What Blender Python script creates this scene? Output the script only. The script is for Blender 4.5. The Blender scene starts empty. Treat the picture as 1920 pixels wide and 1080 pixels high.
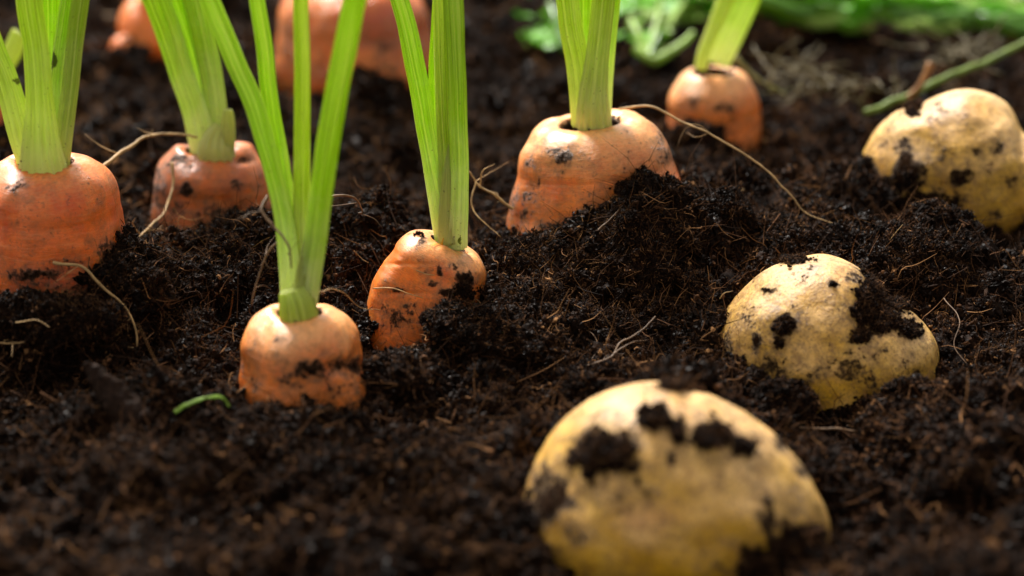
import bpy, math, random
import numpy as np

U = 0.01                      # everything below is written in centimetres
rnd = random.Random(7)
rng = np.random.default_rng(11)
sc = bpy.context.scene

# ------------------------------------------------------------------ camera, light, exposure
HF = 12.5; PITCH = 20.0
CAM = np.array([0.0, -55.4, 20.2])
cam_d = bpy.data.cameras.new('camera'); cam = bpy.data.objects.new('camera', cam_d)
sc.collection.objects.link(cam); sc.camera = cam
cam.location = tuple(CAM * U); cam.rotation_euler = (math.radians(90 - PITCH), 0, 0)
cam_d.angle = math.radians(2 * HF); cam_d.clip_start = 0.02; cam_d.clip_end = 60
cam_d.dof.use_dof = True; cam_d.dof.focus_distance = 0.557; cam_d.dof.aperture_fstop = 7.8
cam_d.dof.aperture_blades = 9

SUN_EL, SUN_AZ = 51.0, -24.0       # azimuth from +Y (away from the camera) towards +X
world = bpy.data.worlds.new('World'); sc.world = world; world.use_nodes = True
wn = world.node_tree.nodes; wl = world.node_tree.links
bg = wn['Background']; sky = wn.new('ShaderNodeTexSky'); sky.sky_type = 'NISHITA'; sky.sun_disc = False
sky.sun_elevation = math.radians(SUN_EL); sky.sun_rotation = math.radians(SUN_AZ)
sky.dust_density = 3.0
hs = wn.new('ShaderNodeHueSaturation'); hs.inputs['Saturation'].default_value = 0.2
tn = wn.new('ShaderNodeMix'); tn.data_type = 'RGBA'; tn.blend_type = 'MULTIPLY'; tn.inputs[0].default_value = 1.0
tn.inputs[7].default_value = (1.0, 0.92, 0.80, 1)
wl.new(sky.outputs[0], hs.inputs['Color']); wl.new(hs.outputs[0], tn.inputs[6]); wl.new(tn.outputs[2], bg.inputs[0])
bg.inputs[1].default_value = 0.125
sun_d = bpy.data.lights.new('sun', 'SUN'); sun = bpy.data.objects.new('sun', sun_d); sc.collection.objects.link(sun)
sun_d.energy = 5.0; sun_d.angle = math.radians(13); sun_d.color = (1.0, 0.97, 0.92)
sun.rotation_euler = (math.radians(-(90 - SUN_EL)), 0, math.radians(-SUN_AZ))
sun.location = (0, 0, 1)
sc.view_settings.view_transform = 'Standard'; sc.view_settings.look = 'None'
sc.view_settings.exposure = 1.0; sc.view_settings.gamma = 1.0
sc.view_settings.use_curve_mapping = False

# ------------------------------------------------------------------ geometry of the view (true places from sight lines)
TH = math.tan(math.radians(HF)); CP = math.cos(math.radians(PITCH)); SP = math.sin(math.radians(PITCH))
RIGHT = np.array([1.0, 0, 0]); UP = np.array([0, SP, CP]); FWD = np.array([0, CP, -SP])
def at(px, py, Y):
    d = FWD + RIGHT * ((px - 960) / 960 * TH) + UP * ((540 - py) / 960 * TH)
    return CAM + d * ((Y - CAM[1]) / d[1])
def ppc(P):                                   # photo pixels per cm at P
    return 960 / TH / float(np.dot(np.asarray(P) - CAM, FWD))
def project(V):
    D = V - CAM; w = D @ FWD
    return 960 + 960 * (D @ RIGHT) / w / TH, 540 - 960 * (D @ UP) / w / TH

# ------------------------------------------------------------------ noise
_perm = rng.permutation(4096).astype(np.int64)
_grad = rng.normal(size=(4096, 3)); _grad /= np.linalg.norm(_grad, axis=1)[:, None]
def noise(P):
    P = np.asarray(P, float); I = np.floor(P).astype(np.int64); F = P - I
    W = F * F * F * (F * (F * 6 - 15) + 10)
    out = np.zeros(len(P))
    for dx in (0, 1):
        for dy in (0, 1):
            for dz in (0, 1):
                h = _perm[(_perm[(_perm[(I[:, 0] + dx) & 4095] + I[:, 1] + dy) & 4095] + I[:, 2] + dz) & 4095]
                g = _grad[h]
                v = g[:, 0] * (F[:, 0] - dx) + g[:, 1] * (F[:, 1] - dy) + g[:, 2] * (F[:, 2] - dz)
                w = (W[:, 0] if dx else 1 - W[:, 0]) * (W[:, 1] if dy else 1 - W[:, 1]) * (W[:, 2] if dz else 1 - W[:, 2])
                out += v * w
    return out * 1.6
def fbm(P, octs=4, gain=0.5):
    out = 0; a = 1.0; P = np.array(P, float)
    for k in range(octs):
        out = out + a * noise(P + 17.3 * k); P = P * 2.03; a *= gain
    return out
def sstep(a, b, x):
    t = np.clip((x - a) / (b - a), 0, 1); return t * t * (3 - 2 * t)

# ------------------------------------------------------------------ object helpers
def mesh_np(name, V, F, mat, parent=None, origin=None, smooth=True, attrs=None):
    """V in cm (world), F (n,k) int array or list."""
    origin = np.zeros(3) if origin is None else np.asarray(origin, float)
    me = bpy.data.meshes.new(name)
    V = (np.asarray(V, float) - origin) * U
    if isinstance(F, np.ndarray):
        n, k = F.shape
        me.vertices.add(len(V)); me.vertices.foreach_set('co', V.astype(np.float32).ravel())
        me.loops.add(n * k); me.loops.foreach_set('vertex_index', F.astype(np.int32).ravel())
        me.polygons.add(n); me.polygons.foreach_set('loop_start', np.arange(0, n * k, k, dtype=np.int32))
        me.polygons.foreach_set('loop_total', np.full(n, k, dtype=np.int32))
        me.update(calc_edges=True)
    else:
        me.from_pydata(V.tolist(), [], F)
    me.polygons.foreach_set('use_smooth', np.full(len(me.polygons), bool(smooth)))
    for an, av in (attrs or {}).items():
        if np.ndim(av) == 1:
            a = me.attributes.new(an, 'FLOAT', 'POINT'); a.data.foreach_set('value', np.asarray(av, np.float32))
        else:
            a = me.attributes.new(an, 'FLOAT_VECTOR', 'POINT'); a.data.foreach_set('vector', np.asarray(av, np.float32).ravel())
    me.materials.append(mat)
    o = bpy.data.objects.new(name, me); sc.collection.objects.link(o)
    if parent is not None:
        o.parent = parent; o.location = tuple((origin * U) - np.array(parent.location))
    else:
        o.location = tuple(origin * U)
    return o
def thing(name, label, cat, loc, group=None):
    o = bpy.data.objects.new(name, None); sc.collection.objects.link(o)
    o.location = tuple(np.asarray(loc) * U); o.empty_display_size = 0.01
    o['label'] = label; o['category'] = cat
    if group: o['group'] = group
    return o
def tag(o, label, cat, group=None):
    o['label'] = label; o['category'] = cat
    if group: o['group'] = group
    return o
def grid_faces(nu, nv, wrap_u=True):
    i = np.arange(nv - 1)[:, None]; j = np.arange(nu if wrap_u else nu - 1)[None, :]
    a = i * nu + j; b = i * nu + (j + 1) % nu
    return np.stack([a, b, b + nu, a + nu], -1).reshape(-1, 4)
def smooth_path(P, n):
    P = np.asarray(P, float); m = len(P)
    Q = np.vstack([2 * P[0] - P[1], P, 2 * P[-1] - P[-2]])
    t = np.linspace(0, m - 1 - 1e-6, n); k = t.astype(int); f = (t - k)[:, None]
    a, b, c, d = Q[k], Q[k + 1], Q[k + 2], Q[k + 3]
    return 0.5 * ((2 * b) + (c - a) * f + (2 * a - 5 * b + 4 * c - d) * f ** 2 + (-a + 3 * b - 3 * c + d) * f ** 3)
def tube_geo(P, R, nu=8, n=40, wob=0.0, seed=0.0):
    """round tube through control points P with radii R (cm)"""
    C = smooth_path(P, n); m = len(P)
    r = np.interp(np.linspace(0, m - 1, n), np.arange(m), R) if np.ndim(R) else np.full(n, R)
    if wob:
        s = np.linspace(0, 1, n)[:, None] * np.linalg.norm(np.diff(C, axis=0), axis=1).sum() * 1.4
        C = C + wob * np.stack([noise(np.hstack([s, s * 0 + seed + k * 9.1, s * 0])) for k in range(3)], 1)
    T = np.gradient(C, axis=0); T /= np.linalg.norm(T, axis=1)[:, None] + 1e-9
    ref = np.array([0.13, 0.2, 1.0]) if abs(T[:, 2]).mean() < 0.7 else np.array([1.0, 0.1, 0.1])
    A = np.cross(T, ref); A /= np.linalg.norm(A, axis=1)[:, None]; B = np.cross(T, A)
    th = np.linspace(0, 2 * np.pi, nu, endpoint=False)
    V = C[:, None, :] + r[:, None, None] * (np.cos(th)[None, :, None] * A[:, None, :] + np.sin(th)[None, :, None] * B[:, None, :])
    V = V.reshape(-1, 3); F = grid_faces(nu, n)
    V = np.vstack([V, C[:1], C[-1:]]); k = len(V)
    caps = [[(j + 1) % nu, j, k - 2, k - 2] for j in range(nu)] + [[(n - 1) * nu + j, (n - 1) * nu + (j + 1) % nu, k - 1, k - 1] for j in range(nu)]
    return V, F.tolist() + [c[:3] for c in caps]
def join_geo(parts):
    Vs, Fs, k = [], [], 0
    for V, F in parts:
        Vs.append(V); Fs += [[i + k for i in f] for f in F]; k += len(V)
    return np.vstack(Vs), Fs

# ------------------------------------------------------------------ materials
def new_mat(name):
    m = bpy.data.materials.new(name); m.use_nodes = True; nt = m.node_tree
    return m, nt, nt.nodes['Principled BSDF']
def N(nt, t, **kw):
    n = nt.nodes.new(t)
    for k, v in kw.items():
        if k[0] == '_': setattr(n, k[1:], v)
        else: n.inputs[k].default_value = v
    return n
def ramp(nt, src, stops):
    r = nt.nodes.new('ShaderNodeValToRGB'); e = r.color_ramp.elements
    e[0].position, e[0].color = stops[0][0], (*stops[0][1], 1)
    e[1].position, e[1].color = stops[-1][0], (*stops[-1][1], 1)
    for p, c in stops[1:-1]:
        x = e.new(p); x.color = (*c, 1)
    nt.links.new(src, r.inputs[0]); return r.outputs[0]
def mixc(nt, f, a, b, mode='MIX'):
    m = nt.nodes.new('ShaderNodeMix'); m.data_type = 'RGBA'; m.blend_type = mode
    for s, v in ((m.inputs[0], f), (m.inputs[6], a), (m.inputs[7], b)):
        if hasattr(v, 'links'): nt.links.new(v, s)
        elif isinstance(v, (int, float)): s.default_value = v
        else: s.default_value = (*v, 1)
    return m.outputs[2]
def mth(nt, op, a, b=0.0, c=None):
    m = nt.nodes.new('ShaderNodeMath'); m.operation = op
    for s, v in zip(m.inputs, (a, b) if c is None else (a, b, c)):
        if hasattr(v, 'links'): nt.links.new(v, s)
        else: s.default_value = v
    return m.outputs[0]
def attr(nt, name, out=2):
    a = nt.nodes.new('ShaderNodeAttribute'); a.attribute_name = name; return a.outputs[out]
def tex(nt, scale, detail=4, rough=0.55, vec=None, stretch=None, dist=0.0):
    n = N(nt, 'ShaderNodeTexNoise', Scale=scale, Detail=detail, Roughness=rough, Distortion=dist)
    if vec is None:
        vec = nt.nodes.new('ShaderNodeTexCoord').outputs['Object']
    if stretch:
        mp = nt.nodes.new('ShaderNodeMapping'); mp.inputs['Scale'].default_value = stretch
        nt.links.new(vec, mp.inputs[0]); vec = mp.outputs[0]
    nt.links.new(vec, n.inputs['Vector']); return n.outputs['Fac']
def bump(nt, bs, h, dist, strength=1.0, prev=None):
    b = nt.nodes.new('ShaderNodeBump'); b.inputs['Distance'].default_value = dist; b.inputs['Strength'].default_value = strength
    nt.links.new(h, b.inputs['Height'])
    if prev is not None: nt.links.new(prev, b.inputs['Normal'])
    nt.links.new(b.outputs[0], bs.inputs['Normal']); return b.outputs[0]

# soil body
M_soil, nt, bs = new_mat('peat_soil')
c = ramp(nt, tex(nt, 520, 6, 0.7), [(0.3, (0.003, 0.0013, 0.0008)), (0.5, (0.009, 0.0040, 0.0021)), (0.68, (0.024, 0.0100, 0.0048)), (0.8, (0.06, 0.025, 0.010))])
nt.links.new(c, bs.inputs['Base Color'])
nt.links.new(ramp(nt, tex(nt, 900, 3), [(0.35, (0.35,) * 3), (0.65, (0.85,) * 3)]), bs.inputs['Roughness'])
bs.inputs['Specular IOR Level'].default_value = 0.05
b1 = bump(nt, bs, tex(nt, 700, 6, 0.75), 0.0016)
bump(nt, bs, tex(nt, 2600, 3, 0.7), 0.0004, prev=b1)
# crumbs (tint attribute per grain)
M_crumb, nt, bs = new_mat('peat_crumb')
g = attr(nt, 'tint')
geo_ = nt.nodes.new('ShaderNodeNewGeometry'); oi = nt.nodes.new('ShaderNodeObjectInfo')
patch = tex(nt, 45, 3, 0.6, vec=geo_.outputs['Position'])
g = mth(nt, 'ADD', g, mth(nt, 'MULTIPLY', mth(nt, 'SUBTRACT', oi.outputs['Random'], 0.5), 0.34))
g = mth(nt, 'ADD', g, mth(nt, 'MULTIPLY', mth(nt, 'SUBTRACT', patch, 0.47), 0.7))
c = ramp(nt, g, [(0.0, (0.0025, 0.0012, 0.0008)), (0.4, (0.0085, 0.0040, 0.0022)), (0.66, (0.031, 0.0142, 0.0070)), (0.86, (0.100, 0.046, 0.021)), (1.0, (0.22, 0.11, 0.045))])
nt.links.new(c, bs.inputs['Base Color'])
nt.links.new(ramp(nt, g, [(0.0, (0.36,) * 3), (0.3, (0.6,) * 3), (1.0, (0.85,) * 3)]), bs.inputs['Roughness'])
bs.inputs['Specular IOR Level'].default_value = 0.045

def dirt_layer(nt, bs, base, rough_base, film=(0.16, 0.085, 0.045), spec=0.45, smear=0.0):
    d = attr(nt, 'dirt')
    n1 = tex(nt, 900, 5, 0.7); n2 = tex(nt, 260, 4, 0.65)
    s = mth(nt, 'ADD', d, mth(nt, 'MULTIPLY', mth(nt, 'SUBTRACT', n1, 0.5), 1.3))
    s = mth(nt, 'ADD', s, mth(nt, 'MULTIPLY', mth(nt, 'SUBTRACT', n2, 0.5 - smear), 1.1))
    mk = ramp(nt, s, [(0.40, (0, 0, 0)), (0.56, (0.55,) * 3), (0.80, (1, 1, 1))])
    fm = ramp(nt, s, [(0.0, (0, 0, 0)), (0.5, (1, 1, 1))])
    col = mixc(nt, mth(nt, 'MULTIPLY', fm, 0.5), base, film)
    col = mixc(nt, mk, col, (0.011, 0.0065, 0.0045))
    spm = mth(nt, 'MULTIPLY', ramp(nt, tex(nt, 1100, 4, 0.7), [(0.575, (0, 0, 0)), (0.65, (1, 1, 1))]), ramp(nt, tex(nt, 170, 4, 0.65), [(0.42, (0, 0, 0)), (0.60, (1, 1, 1))]))
    col = mixc(nt, mth(nt, 'MULTIPLY', spm, 0.85), col, (0.045, 0.025, 0.013))
    dust = ramp(nt, tex(nt, 105, 7, 0.76), [(0.46 - smear, (0, 0, 0)), (0.72, (0.5 + 3.5 * smear,) * 3)])
    col = mixc(nt, dust, col, (film[0] * 1.1, film[1] * 1.0, film[2] * 0.9))
    vl = mth(nt, 'MULTIPLY', attr(nt, 'veil'), ramp(nt, tex(nt, 380, 7, 0.78), [(0.40, (0, 0, 0)), (0.62, (1, 1, 1))]))
    col = mixc(nt, mth(nt, 'MULTIPLY', vl, 0.85), col, (0.085, 0.045, 0.020))
    col = mixc(nt, mk, col, (0.018, 0.0090, 0.0050))
    nt.links.new(col, bs.inputs['Base Color'])
    nt.links.new(mth(nt, 'ADD', rough_base, mth(nt, 'MULTIPLY', mk, 0.35)), bs.inputs['Roughness'])
    nt.links.new(mth(nt, 'MULTIPLY', mth(nt, 'SUBTRACT', 1.0, mk), 0.25), bs.inputs['Subsurface Weight'])
    nt.links.new(mth(nt, 'MULTIPLY', mth(nt, 'SUBTRACT', 1.0, mk), spec), bs.inputs['Specular IOR Level'])
    return mk, s

def carrot_mat(name, deep, mid, pale, film):
    m, nt, bs = new_mat(name)
    uv = attr(nt, 'skin', 1)
    big = tex(nt, 90, 4, 0.6); streak = tex(nt, 1.0, 5, 0.65, vec=uv, stretch=(1.1, 9.0, 1.0))
    fine = tex(nt, 1.0, 4, 0.7, vec=uv, stretch=(7, 40, 7)); vert = tex(nt, 1.0, 3, 0.5, vec=uv, stretch=(6, 0.6, 1))
    t = mth(nt, 'ADD', mth(nt, 'MULTIPLY', big, 0.8), mth(nt, 'MULTIPLY', vert, 0.2))
    base = ramp(nt, t, [(0.36, deep), (0.5, mid), (0.66, tuple(min(1, x * 1.12 + 0.02) for x in mid))])
    base = mixc(nt, ramp(nt, streak, [(0.52, (0, 0, 0)), (0.72, (0.55,) * 3)]), base, tuple(0.55 * x + 0.45 * y for x, y in zip(mid, pale)))
    pl = mth(nt, 'ADD', attr(nt, 'pale'), mth(nt, 'MULTIPLY', mth(nt, 'SUBTRACT', fine, 0.5), 0.9))
    base = mixc(nt, ramp(nt, pl, [(0.40, (0, 0, 0)), (1.05, (0.75,) * 3)]), base, pale)
    base = mixc(nt, ramp(nt, fine, [(0.60, (0, 0, 0)), (0.74, (0.55,) * 3)]), base, tuple(x * 0.45 for x in mid))
    base = mixc(nt, ramp(nt, attr(nt, 'blush'), [(0.0, (0, 0, 0)), (1.0, (0.8,) * 3)]), base, (0.30, 0.035, 0.025))
    mk, s = dirt_layer(nt, bs, base, 0.33, film, 0.55)
    bs.inputs['Subsurface Scale'].default_value = 0.002; bs.inputs['Subsurface Radius'].default_value = (1.0, 0.35, 0.12)
    b = bump(nt, bs, streak, 0.0003, 0.5); b = bump(nt, bs, fine, 0.00022, 0.8, b)
    bump(nt, bs, mk, 0.0007, 0.8, b)
    return m
M_carrot = carrot_mat('carrot_skin', (0.68, 0.110, 0.003), (0.82, 0.195, 0.009), (0.84, 0.45, 0.18), (0.24, 0.115, 0.045))
M_carrot_deep = carrot_mat('carrot_skin_deep', (0.60, 0.068, 0.001), (0.76, 0.135, 0.002), (0.74, 0.36, 0.14), (0.17, 0.075, 0.03))
M_carrot_dirty = carrot_mat('carrot_skin_dull', (0.44, 0.075, 0.002), (0.58, 0.125, 0.004), (0.55, 0.26, 0.11), (0.13, 0.06, 0.028))

M_potato, nt, bs = new_mat('potato_skin')
big = tex(nt, 55, 3, 0.5); fine = tex(nt, 1500, 3, 0.7); med = tex(nt, 420, 5, 0.7)
base = ramp(nt, big, [(0.34, (0.56, 0.28, 0.022)), (0.5, (0.70, 0.40, 0.040)), (0.64, (0.72, 0.43, 0.08))])
base = mixc(nt, ramp(nt, attr(nt, 'gold'), [(0.0, (0, 0, 0)), (1.0, (1, 1, 1))]), base, (0.70, 0.38, 0.008))
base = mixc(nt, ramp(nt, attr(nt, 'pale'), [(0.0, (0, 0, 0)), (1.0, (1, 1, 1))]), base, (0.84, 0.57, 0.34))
base = mixc(nt, ramp(nt, attr(nt, 'blush'), [(0.0, (0, 0, 0)), (1.0, (0.6,) * 3)]), base, (0.45, 0.17, 0.06))
base = mixc(nt, ramp(nt, med, [(0.52, (0, 0, 0)), (0.68, (0.7,) * 3)]), base, (0.33, 0.185, 0.075))
base = mixc(nt, ramp(nt, fine, [(0.55, (0, 0, 0)), (0.66, (0.8,) * 3)]), base, (0.22, 0.12, 0.05))
mk, s = dirt_layer(nt, bs, base, 0.46, (0.22, 0.11, 0.03), 0.35, 0.01)
bs.inputs['Subsurface Scale'].default_value = 0.0018; bs.inputs['Subsurface Radius'].default_value = (1.0, 0.6, 0.2)
b = bump(nt, bs, med, 0.0005, 0.7); b = bump(nt, bs, fine, 0.00018, 0.8, b); bump(nt, bs, mk, 0.0008, 0.9, b)

def stalk_mat(name, lo, hi, base_c, tl=0.42):
    m, nt, bs = new_mat(name)
    uv = attr(nt, 'skin', 1)                      # x: across (turns), y: along in cm, z: 0 base..1 tip
    line = tex(nt, 1.0, 3, 0.6, vec=uv, stretch=(46, 0.25, 0)); blot = tex(nt, 1.0, 4, 0.6, vec=uv, stretch=(3, 1.2, 1))
    col = ramp(nt, line, [(0.38, tuple(x * 0.5 for x in lo)), (0.5, lo), (0.62, hi)])
    col = mixc(nt, mth(nt, 'MULTIPLY', blot, 0.35), col, lo)
    bl = ramp(nt, mth(nt, 'ADD', attr(nt, 'base'), mth(nt, 'MULTIPLY', mth(nt, 'SUBTRACT', blot, 0.5), 0.7)), [(0.25, (0, 0, 0)), (0.9, (1, 1, 1))])
    col = mixc(nt, bl, col, base_c)
    sp = mth(nt, 'ADD', tex(nt, 1100, 3, 0.6), mth(nt, 'MULTIPLY', attr(nt, 'base'), 0.05))
    spk = ramp(nt, sp, [(0.70, (0, 0, 0)), (0.745, (1, 1, 1))])
    col = mixc(nt, mth(nt, 'MULTIPLY', spk, 0.85), col, (0.035, 0.025, 0.008))
    dd = ramp(nt, mth(nt, 'ADD', attr(nt, 'dirt'), mth(nt, 'MULTIPLY', mth(nt, 'SUBTRACT', tex(nt, 700, 4, 0.7), 0.5), 1.4)), [(0.5, (0, 0, 0)), (0.62, (1, 1, 1))])
    col = mixc(nt, dd, col, (0.014, 0.009, 0.006))
    nt.links.new(col, bs.inputs['Base Color']); bs.inputs['Roughness'].default_value = 0.33
    bs.inputs['Specular IOR Level'].default_value = 0.6
    bump(nt, bs, line, 0.0009, 1.0)
    tr = nt.nodes.new('ShaderNodeBsdfTranslucent'); mx = nt.nodes.new('ShaderNodeMixShader')
    tc = mixc(nt, 0.35, col, (0.86, 1.0, 0.10))
    nt.links.new(tc, tr.inputs['Color'])
    bs.inputs['Subsurface Weight'].default_value = 0.35; bs.inputs['Subsurface Scale'].default_value = 0.0035; bs.inputs['Subsurface Radius'].default_value = (1.0, 1.2, 0.25)
    mx.inputs[0].default_value = tl
    out = nt.nodes['Material Output']
    nt.links.new(bs.outputs[0], mx.inputs[1]); nt.links.new(tr.outputs[0], mx.inputs[2]); nt.links.new(mx.outputs[0], out.inputs[0])
    return m
M_stalk = stalk_mat('stalk_green', (0.46, 0.78, 0.014), (0.80, 0.95, 0.20), (0.90, 0.95, 0.52))
M_stalk_dull = stalk_mat('stalk_green_dull', (0.50, 0.70, 0.035), (0.80, 0.88, 0.26), (0.78, 0.82, 0.34))
M_stalk_dark = stalk_mat('stalk_green_dark', (0.07, 0.20, 0.012), (0.16, 0.40, 0.02), (0.2, 0.3, 0.1), 0.3)
M_sheath = stalk_mat('stalk_sheath', (0.56, 0.68, 0.13), (0.76, 0.82, 0.30), (0.70, 0.72, 0.28))

def plain(name, c, rough=0.6, sc_=400, var=0.5, tl=0.0):
    m, nt, bs = new_mat(name)
    col = ramp(nt, tex(nt, sc_, 4, 0.6), [(0.3, tuple(x * (1 - var) for x in c)), (0.7, tuple(min(1, x * (1 + var * 0.6)) for x in c))])
    nt.links.new(col, bs.inputs['Base Color']); bs.inputs['Roughness'].default_value = rough; bs.inputs['Specular IOR Level'].default_value = 0.1 if rough >= 0.75 else 0.35
    if tl:
        tr = nt.nodes.new('ShaderNodeBsdfTranslucent'); mx = nt.nodes.new('ShaderNodeMixShader'); mx.inputs[0].default_value = tl
        nt.links.new(col, tr.inputs[0]); nt.links.new(bs.outputs[0], mx.inputs[1]); nt.links.new(tr.outputs[0], mx.inputs[2])
        nt.links.new(mx.outputs[0], nt.nodes['Material Output'].inputs[0])
    return m
M_root = plain('root_fibre_tan', (0.36, 0.22, 0.09), 0.6)
M_root_dark = plain('root_fibre_brown', (0.12, 0.065, 0.03), 0.6)
M_bark = plain('bark_dark', (0.020, 0.010, 0.006), 0.75, 900, 0.8)
M_leaf = plain('leaf_green', (0.15, 0.46, 0.012), 0.35, 200, 0.5, 0.45)
M_leaf_pale = plain('leaf_green_pale', (0.34, 0.52, 0.10), 0.4, 200, 0.4, 0.4)
M_moss = plain('dry_moss', (0.085, 0.062, 0.016), 0.6, 500, 0.6)
M_core = plain('crown_core', (0.06, 0.035, 0.018), 0.8, 900, 0.7)

# ------------------------------------------------------------------ soil terrain
CTRL = [  # px, py, Y : where the soil surface passes
 (560, 786, -9.0, -0.2), (450, 772, -8.8, -0.06), (680, 776, -9.0, 0.0), (560, 700, -6.0), (770, 770, -8.0, -0.5), (900, 800, -8.5),
 (60, 560, -4.8), (170, 560, -4.6), (-60, 560, -4.8), (240, 520, -3.4), (330, 470, -1.0), (120, 690, -5.8, -0.4), (230, 700, -6.6, -0.1), (300, 640, -5.6, -0.55), (380, 650, -5.4, -0.5), (20, 800, -9.0),
 (380, 434, 3.0, -0.35), (280, 410, 3.4, -0.2), (500, 410, 3.4, -0.2), (600, 420, 1.0), (620, 520, -2.5), (400, 560, -4.0),
 (700, 655, -4.2, -0.55), (760, 650, -4.6, -0.45), (725, 600, -3.3, -0.6), (850, 600, -4.3), (935, 545, -3.6), (935, 470, -1.2), (700, 480, -1.0), (650, 600, -5.0, -0.3),
 (960, 445, -0.4), (1040, 455, -0.6), (1110, 410, -0.6), (1140, 360, -0.4), (1190, 322, -0.1), (1235, 340, 0.4, -0.15), (1280, 365, 1.4, -0.5), (1330, 365, 2.6),
 (1190, 450, -1.2), (1080, 500, -2.2), (1000, 560, -3.2), (960, 600, -4.2), (850, 640, -5.2), (800, 700, -6.4, -0.3), (1000, 690, -6.6, -0.4), (1150, 650, -5.4, -0.5), (1290, 610, -4.2, 0.35), (1320, 540, -2.8, 0.45), (1250, 500, -1.6, 0.3), (1250, 690, -7.2),
 (1420, 420, 0.6), (1560, 425, 1.0), (1680, 430, -0.6), (1760, 500, -1.6), (1820, 590, -3.2), (1780, 700, -5.2), (1700, 745, -6.6), (1880, 520, 0.0),
 (1340, 700, -5.8, -0.3), (1440, 715, -6.6, -0.2), (1520, 755, -6.9, -0.35), (1610, 800, -7.2, -0.6), (1450, 800, -8.2), (1700, 800, -7.8),
 (1320, 266, 11.0, -0.1), (1230, 250, 11.6, -0.2), (1410, 250, 11.6, -0.2), (1280, 262, 11.0, -0.3), (670, 192, 16.0, -0.35), (540, 160, 16.5, -0.3), (800, 175, 16.5, -0.3),
 (1650, 395, 3.2, -0.3), (1750, 435, 2.8, -0.6), (1900, 445, 3.0, -0.6), (1560, 340, 4.0), (255, 112, 23.0),
 (0, 215, 9.6), (1500, 1064, -15.2, -0.5), (1620, 990, -13.0, -0.9), (1570, 930, -11.6, -0.9), (930, 1060, -15.2, -0.6), (1280, 735, -9.2), (1100, 800, -9.6),
 (1150, 1190, -16.0, -0.5), (1300, 1190, -16.0, -0.4), (1010, 1150, -15.8, -0.5), (1120, 1100, -14.8, -0.8), (1300, 1100, -14.8, -0.8), (400, 900, -11.6), (150, 950, -12.8), (650, 900, -11.2), (850, 920, -12.0), (1750, 900, -10.8), (500, 1060, -15.4),
]
cp = np.array([at(*k[:3]) + [0, 0, k[3] if len(k) > 3 else 0] for k in CTRL])
KW = 1.9
def kern(d2): return np.exp(-d2 / (2 * KW * KW))
D2 = ((cp[:, None, :2] - cp[None, :, :2]) ** 2).sum(-1)
wts = np.linalg.solve(kern(D2) + 0.12 * np.eye(len(cp)), cp[:, 2])
def base_h(X, Y):
    h = np.zeros(X.shape)
    for (cx, cy, _), w in zip(cp, wts):
        h += w * kern((X - cx) ** 2 + (Y - cy) ** 2)
    return h

def axis_pts(lo, hi, core_lo, core_hi, step):
    core = np.arange(core_lo, core_hi + step / 2, step)
    def out(start, end, sgn):
        p = []; x = start; s = step
        while (x < end) if sgn > 0 else (x > end):
            s *= 1.18; x += sgn * s; p.append(x)
        return p
    return np.array(sorted(out(core_lo, lo, -1)) + list(core) + out(core_hi, hi, 1))
xs = axis_pts(-900, 900, -18.5, 18.5, 0.070)
ys = np.concatenate([axis_pts(-900, 0, -18.5, 0, 0.065)[: -0 or None], []])
ys = np.array([y for y in axis_pts(-900, 4, -18.5, 4, 0.065) if y <= 4])
yy = [ys[-1]]; s_ = 0.065
while yy[-1] < 900:
    s_ *= 1.0035 if yy[-1] < 40 else 1.18
    yy.append(yy[-1] + s_)
ys = np.concatenate([ys, yy[1:]])
X, Y = np.meshgrid(xs, ys)
nx, ny = len(xs), len(ys)
B = base_h(X, Y)
P2 = np.stack([X.ravel(), Y.ravel(), np.zeros(X.size)], 1)
wx = (noise(P2 * 1.1) * 0.35 + noise(P2 * 3.0 + 40) * 0.12).reshape(X.shape)
wy = (noise(P2 * 1.1 + 80) * 0.35 + noise(P2 * 3.0 + 90) * 0.12).reshape(X.shape)
B = B - 0.42
Z = B + 0.30 * noise(P2 * 0.42 + 5).reshape(X.shape)
# lumps: steep-sided domes pressed together
lumps = []
for k in range(2300):
    u = rnd.random()
    r = 0.22 + 1.25 * u ** 3.0
    y = rnd.uniform(-18.5, 38); x = rnd.uniform(-1, 1) * (12 + (y + 20) * 0.22)
    lumps.append((x, y, r, r * rnd.uniform(0.35, 1.0)))
def L(px, py, Yd, r, h): p = at(px, py, Yd); lumps.append((p[0], Yd, r, h))
for a in [(1205, 430, -1.4, 0.75, 1.25), (1175, 470, -1.7, 0.7, 0.7), (960, 600, -4.7, 0.8, 0.6), (870, 645, -5.0, 0.7, 0.4), (1685, 450, -0.9, 1.0, 0.7), (1760, 520, -1.9, 0.9, 0.6),
          (1040, 470, -0.9, 0.8, 0.4), (100, 570, -5.1, 1.2, 0.6), (1195, 330, -0.1, 0.7, 0.55), (560, 785, -9.4, 0.8, 0.3), (470, 780, -9.3, 0.7, 0.3),
          (1490, 730, -7.1, 0.7, 0.45), (1700, 740, -7.0, 0.8, 0.5), (1090, 430, -0.9, 0.6, 0.4)]: L(*a)
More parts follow.
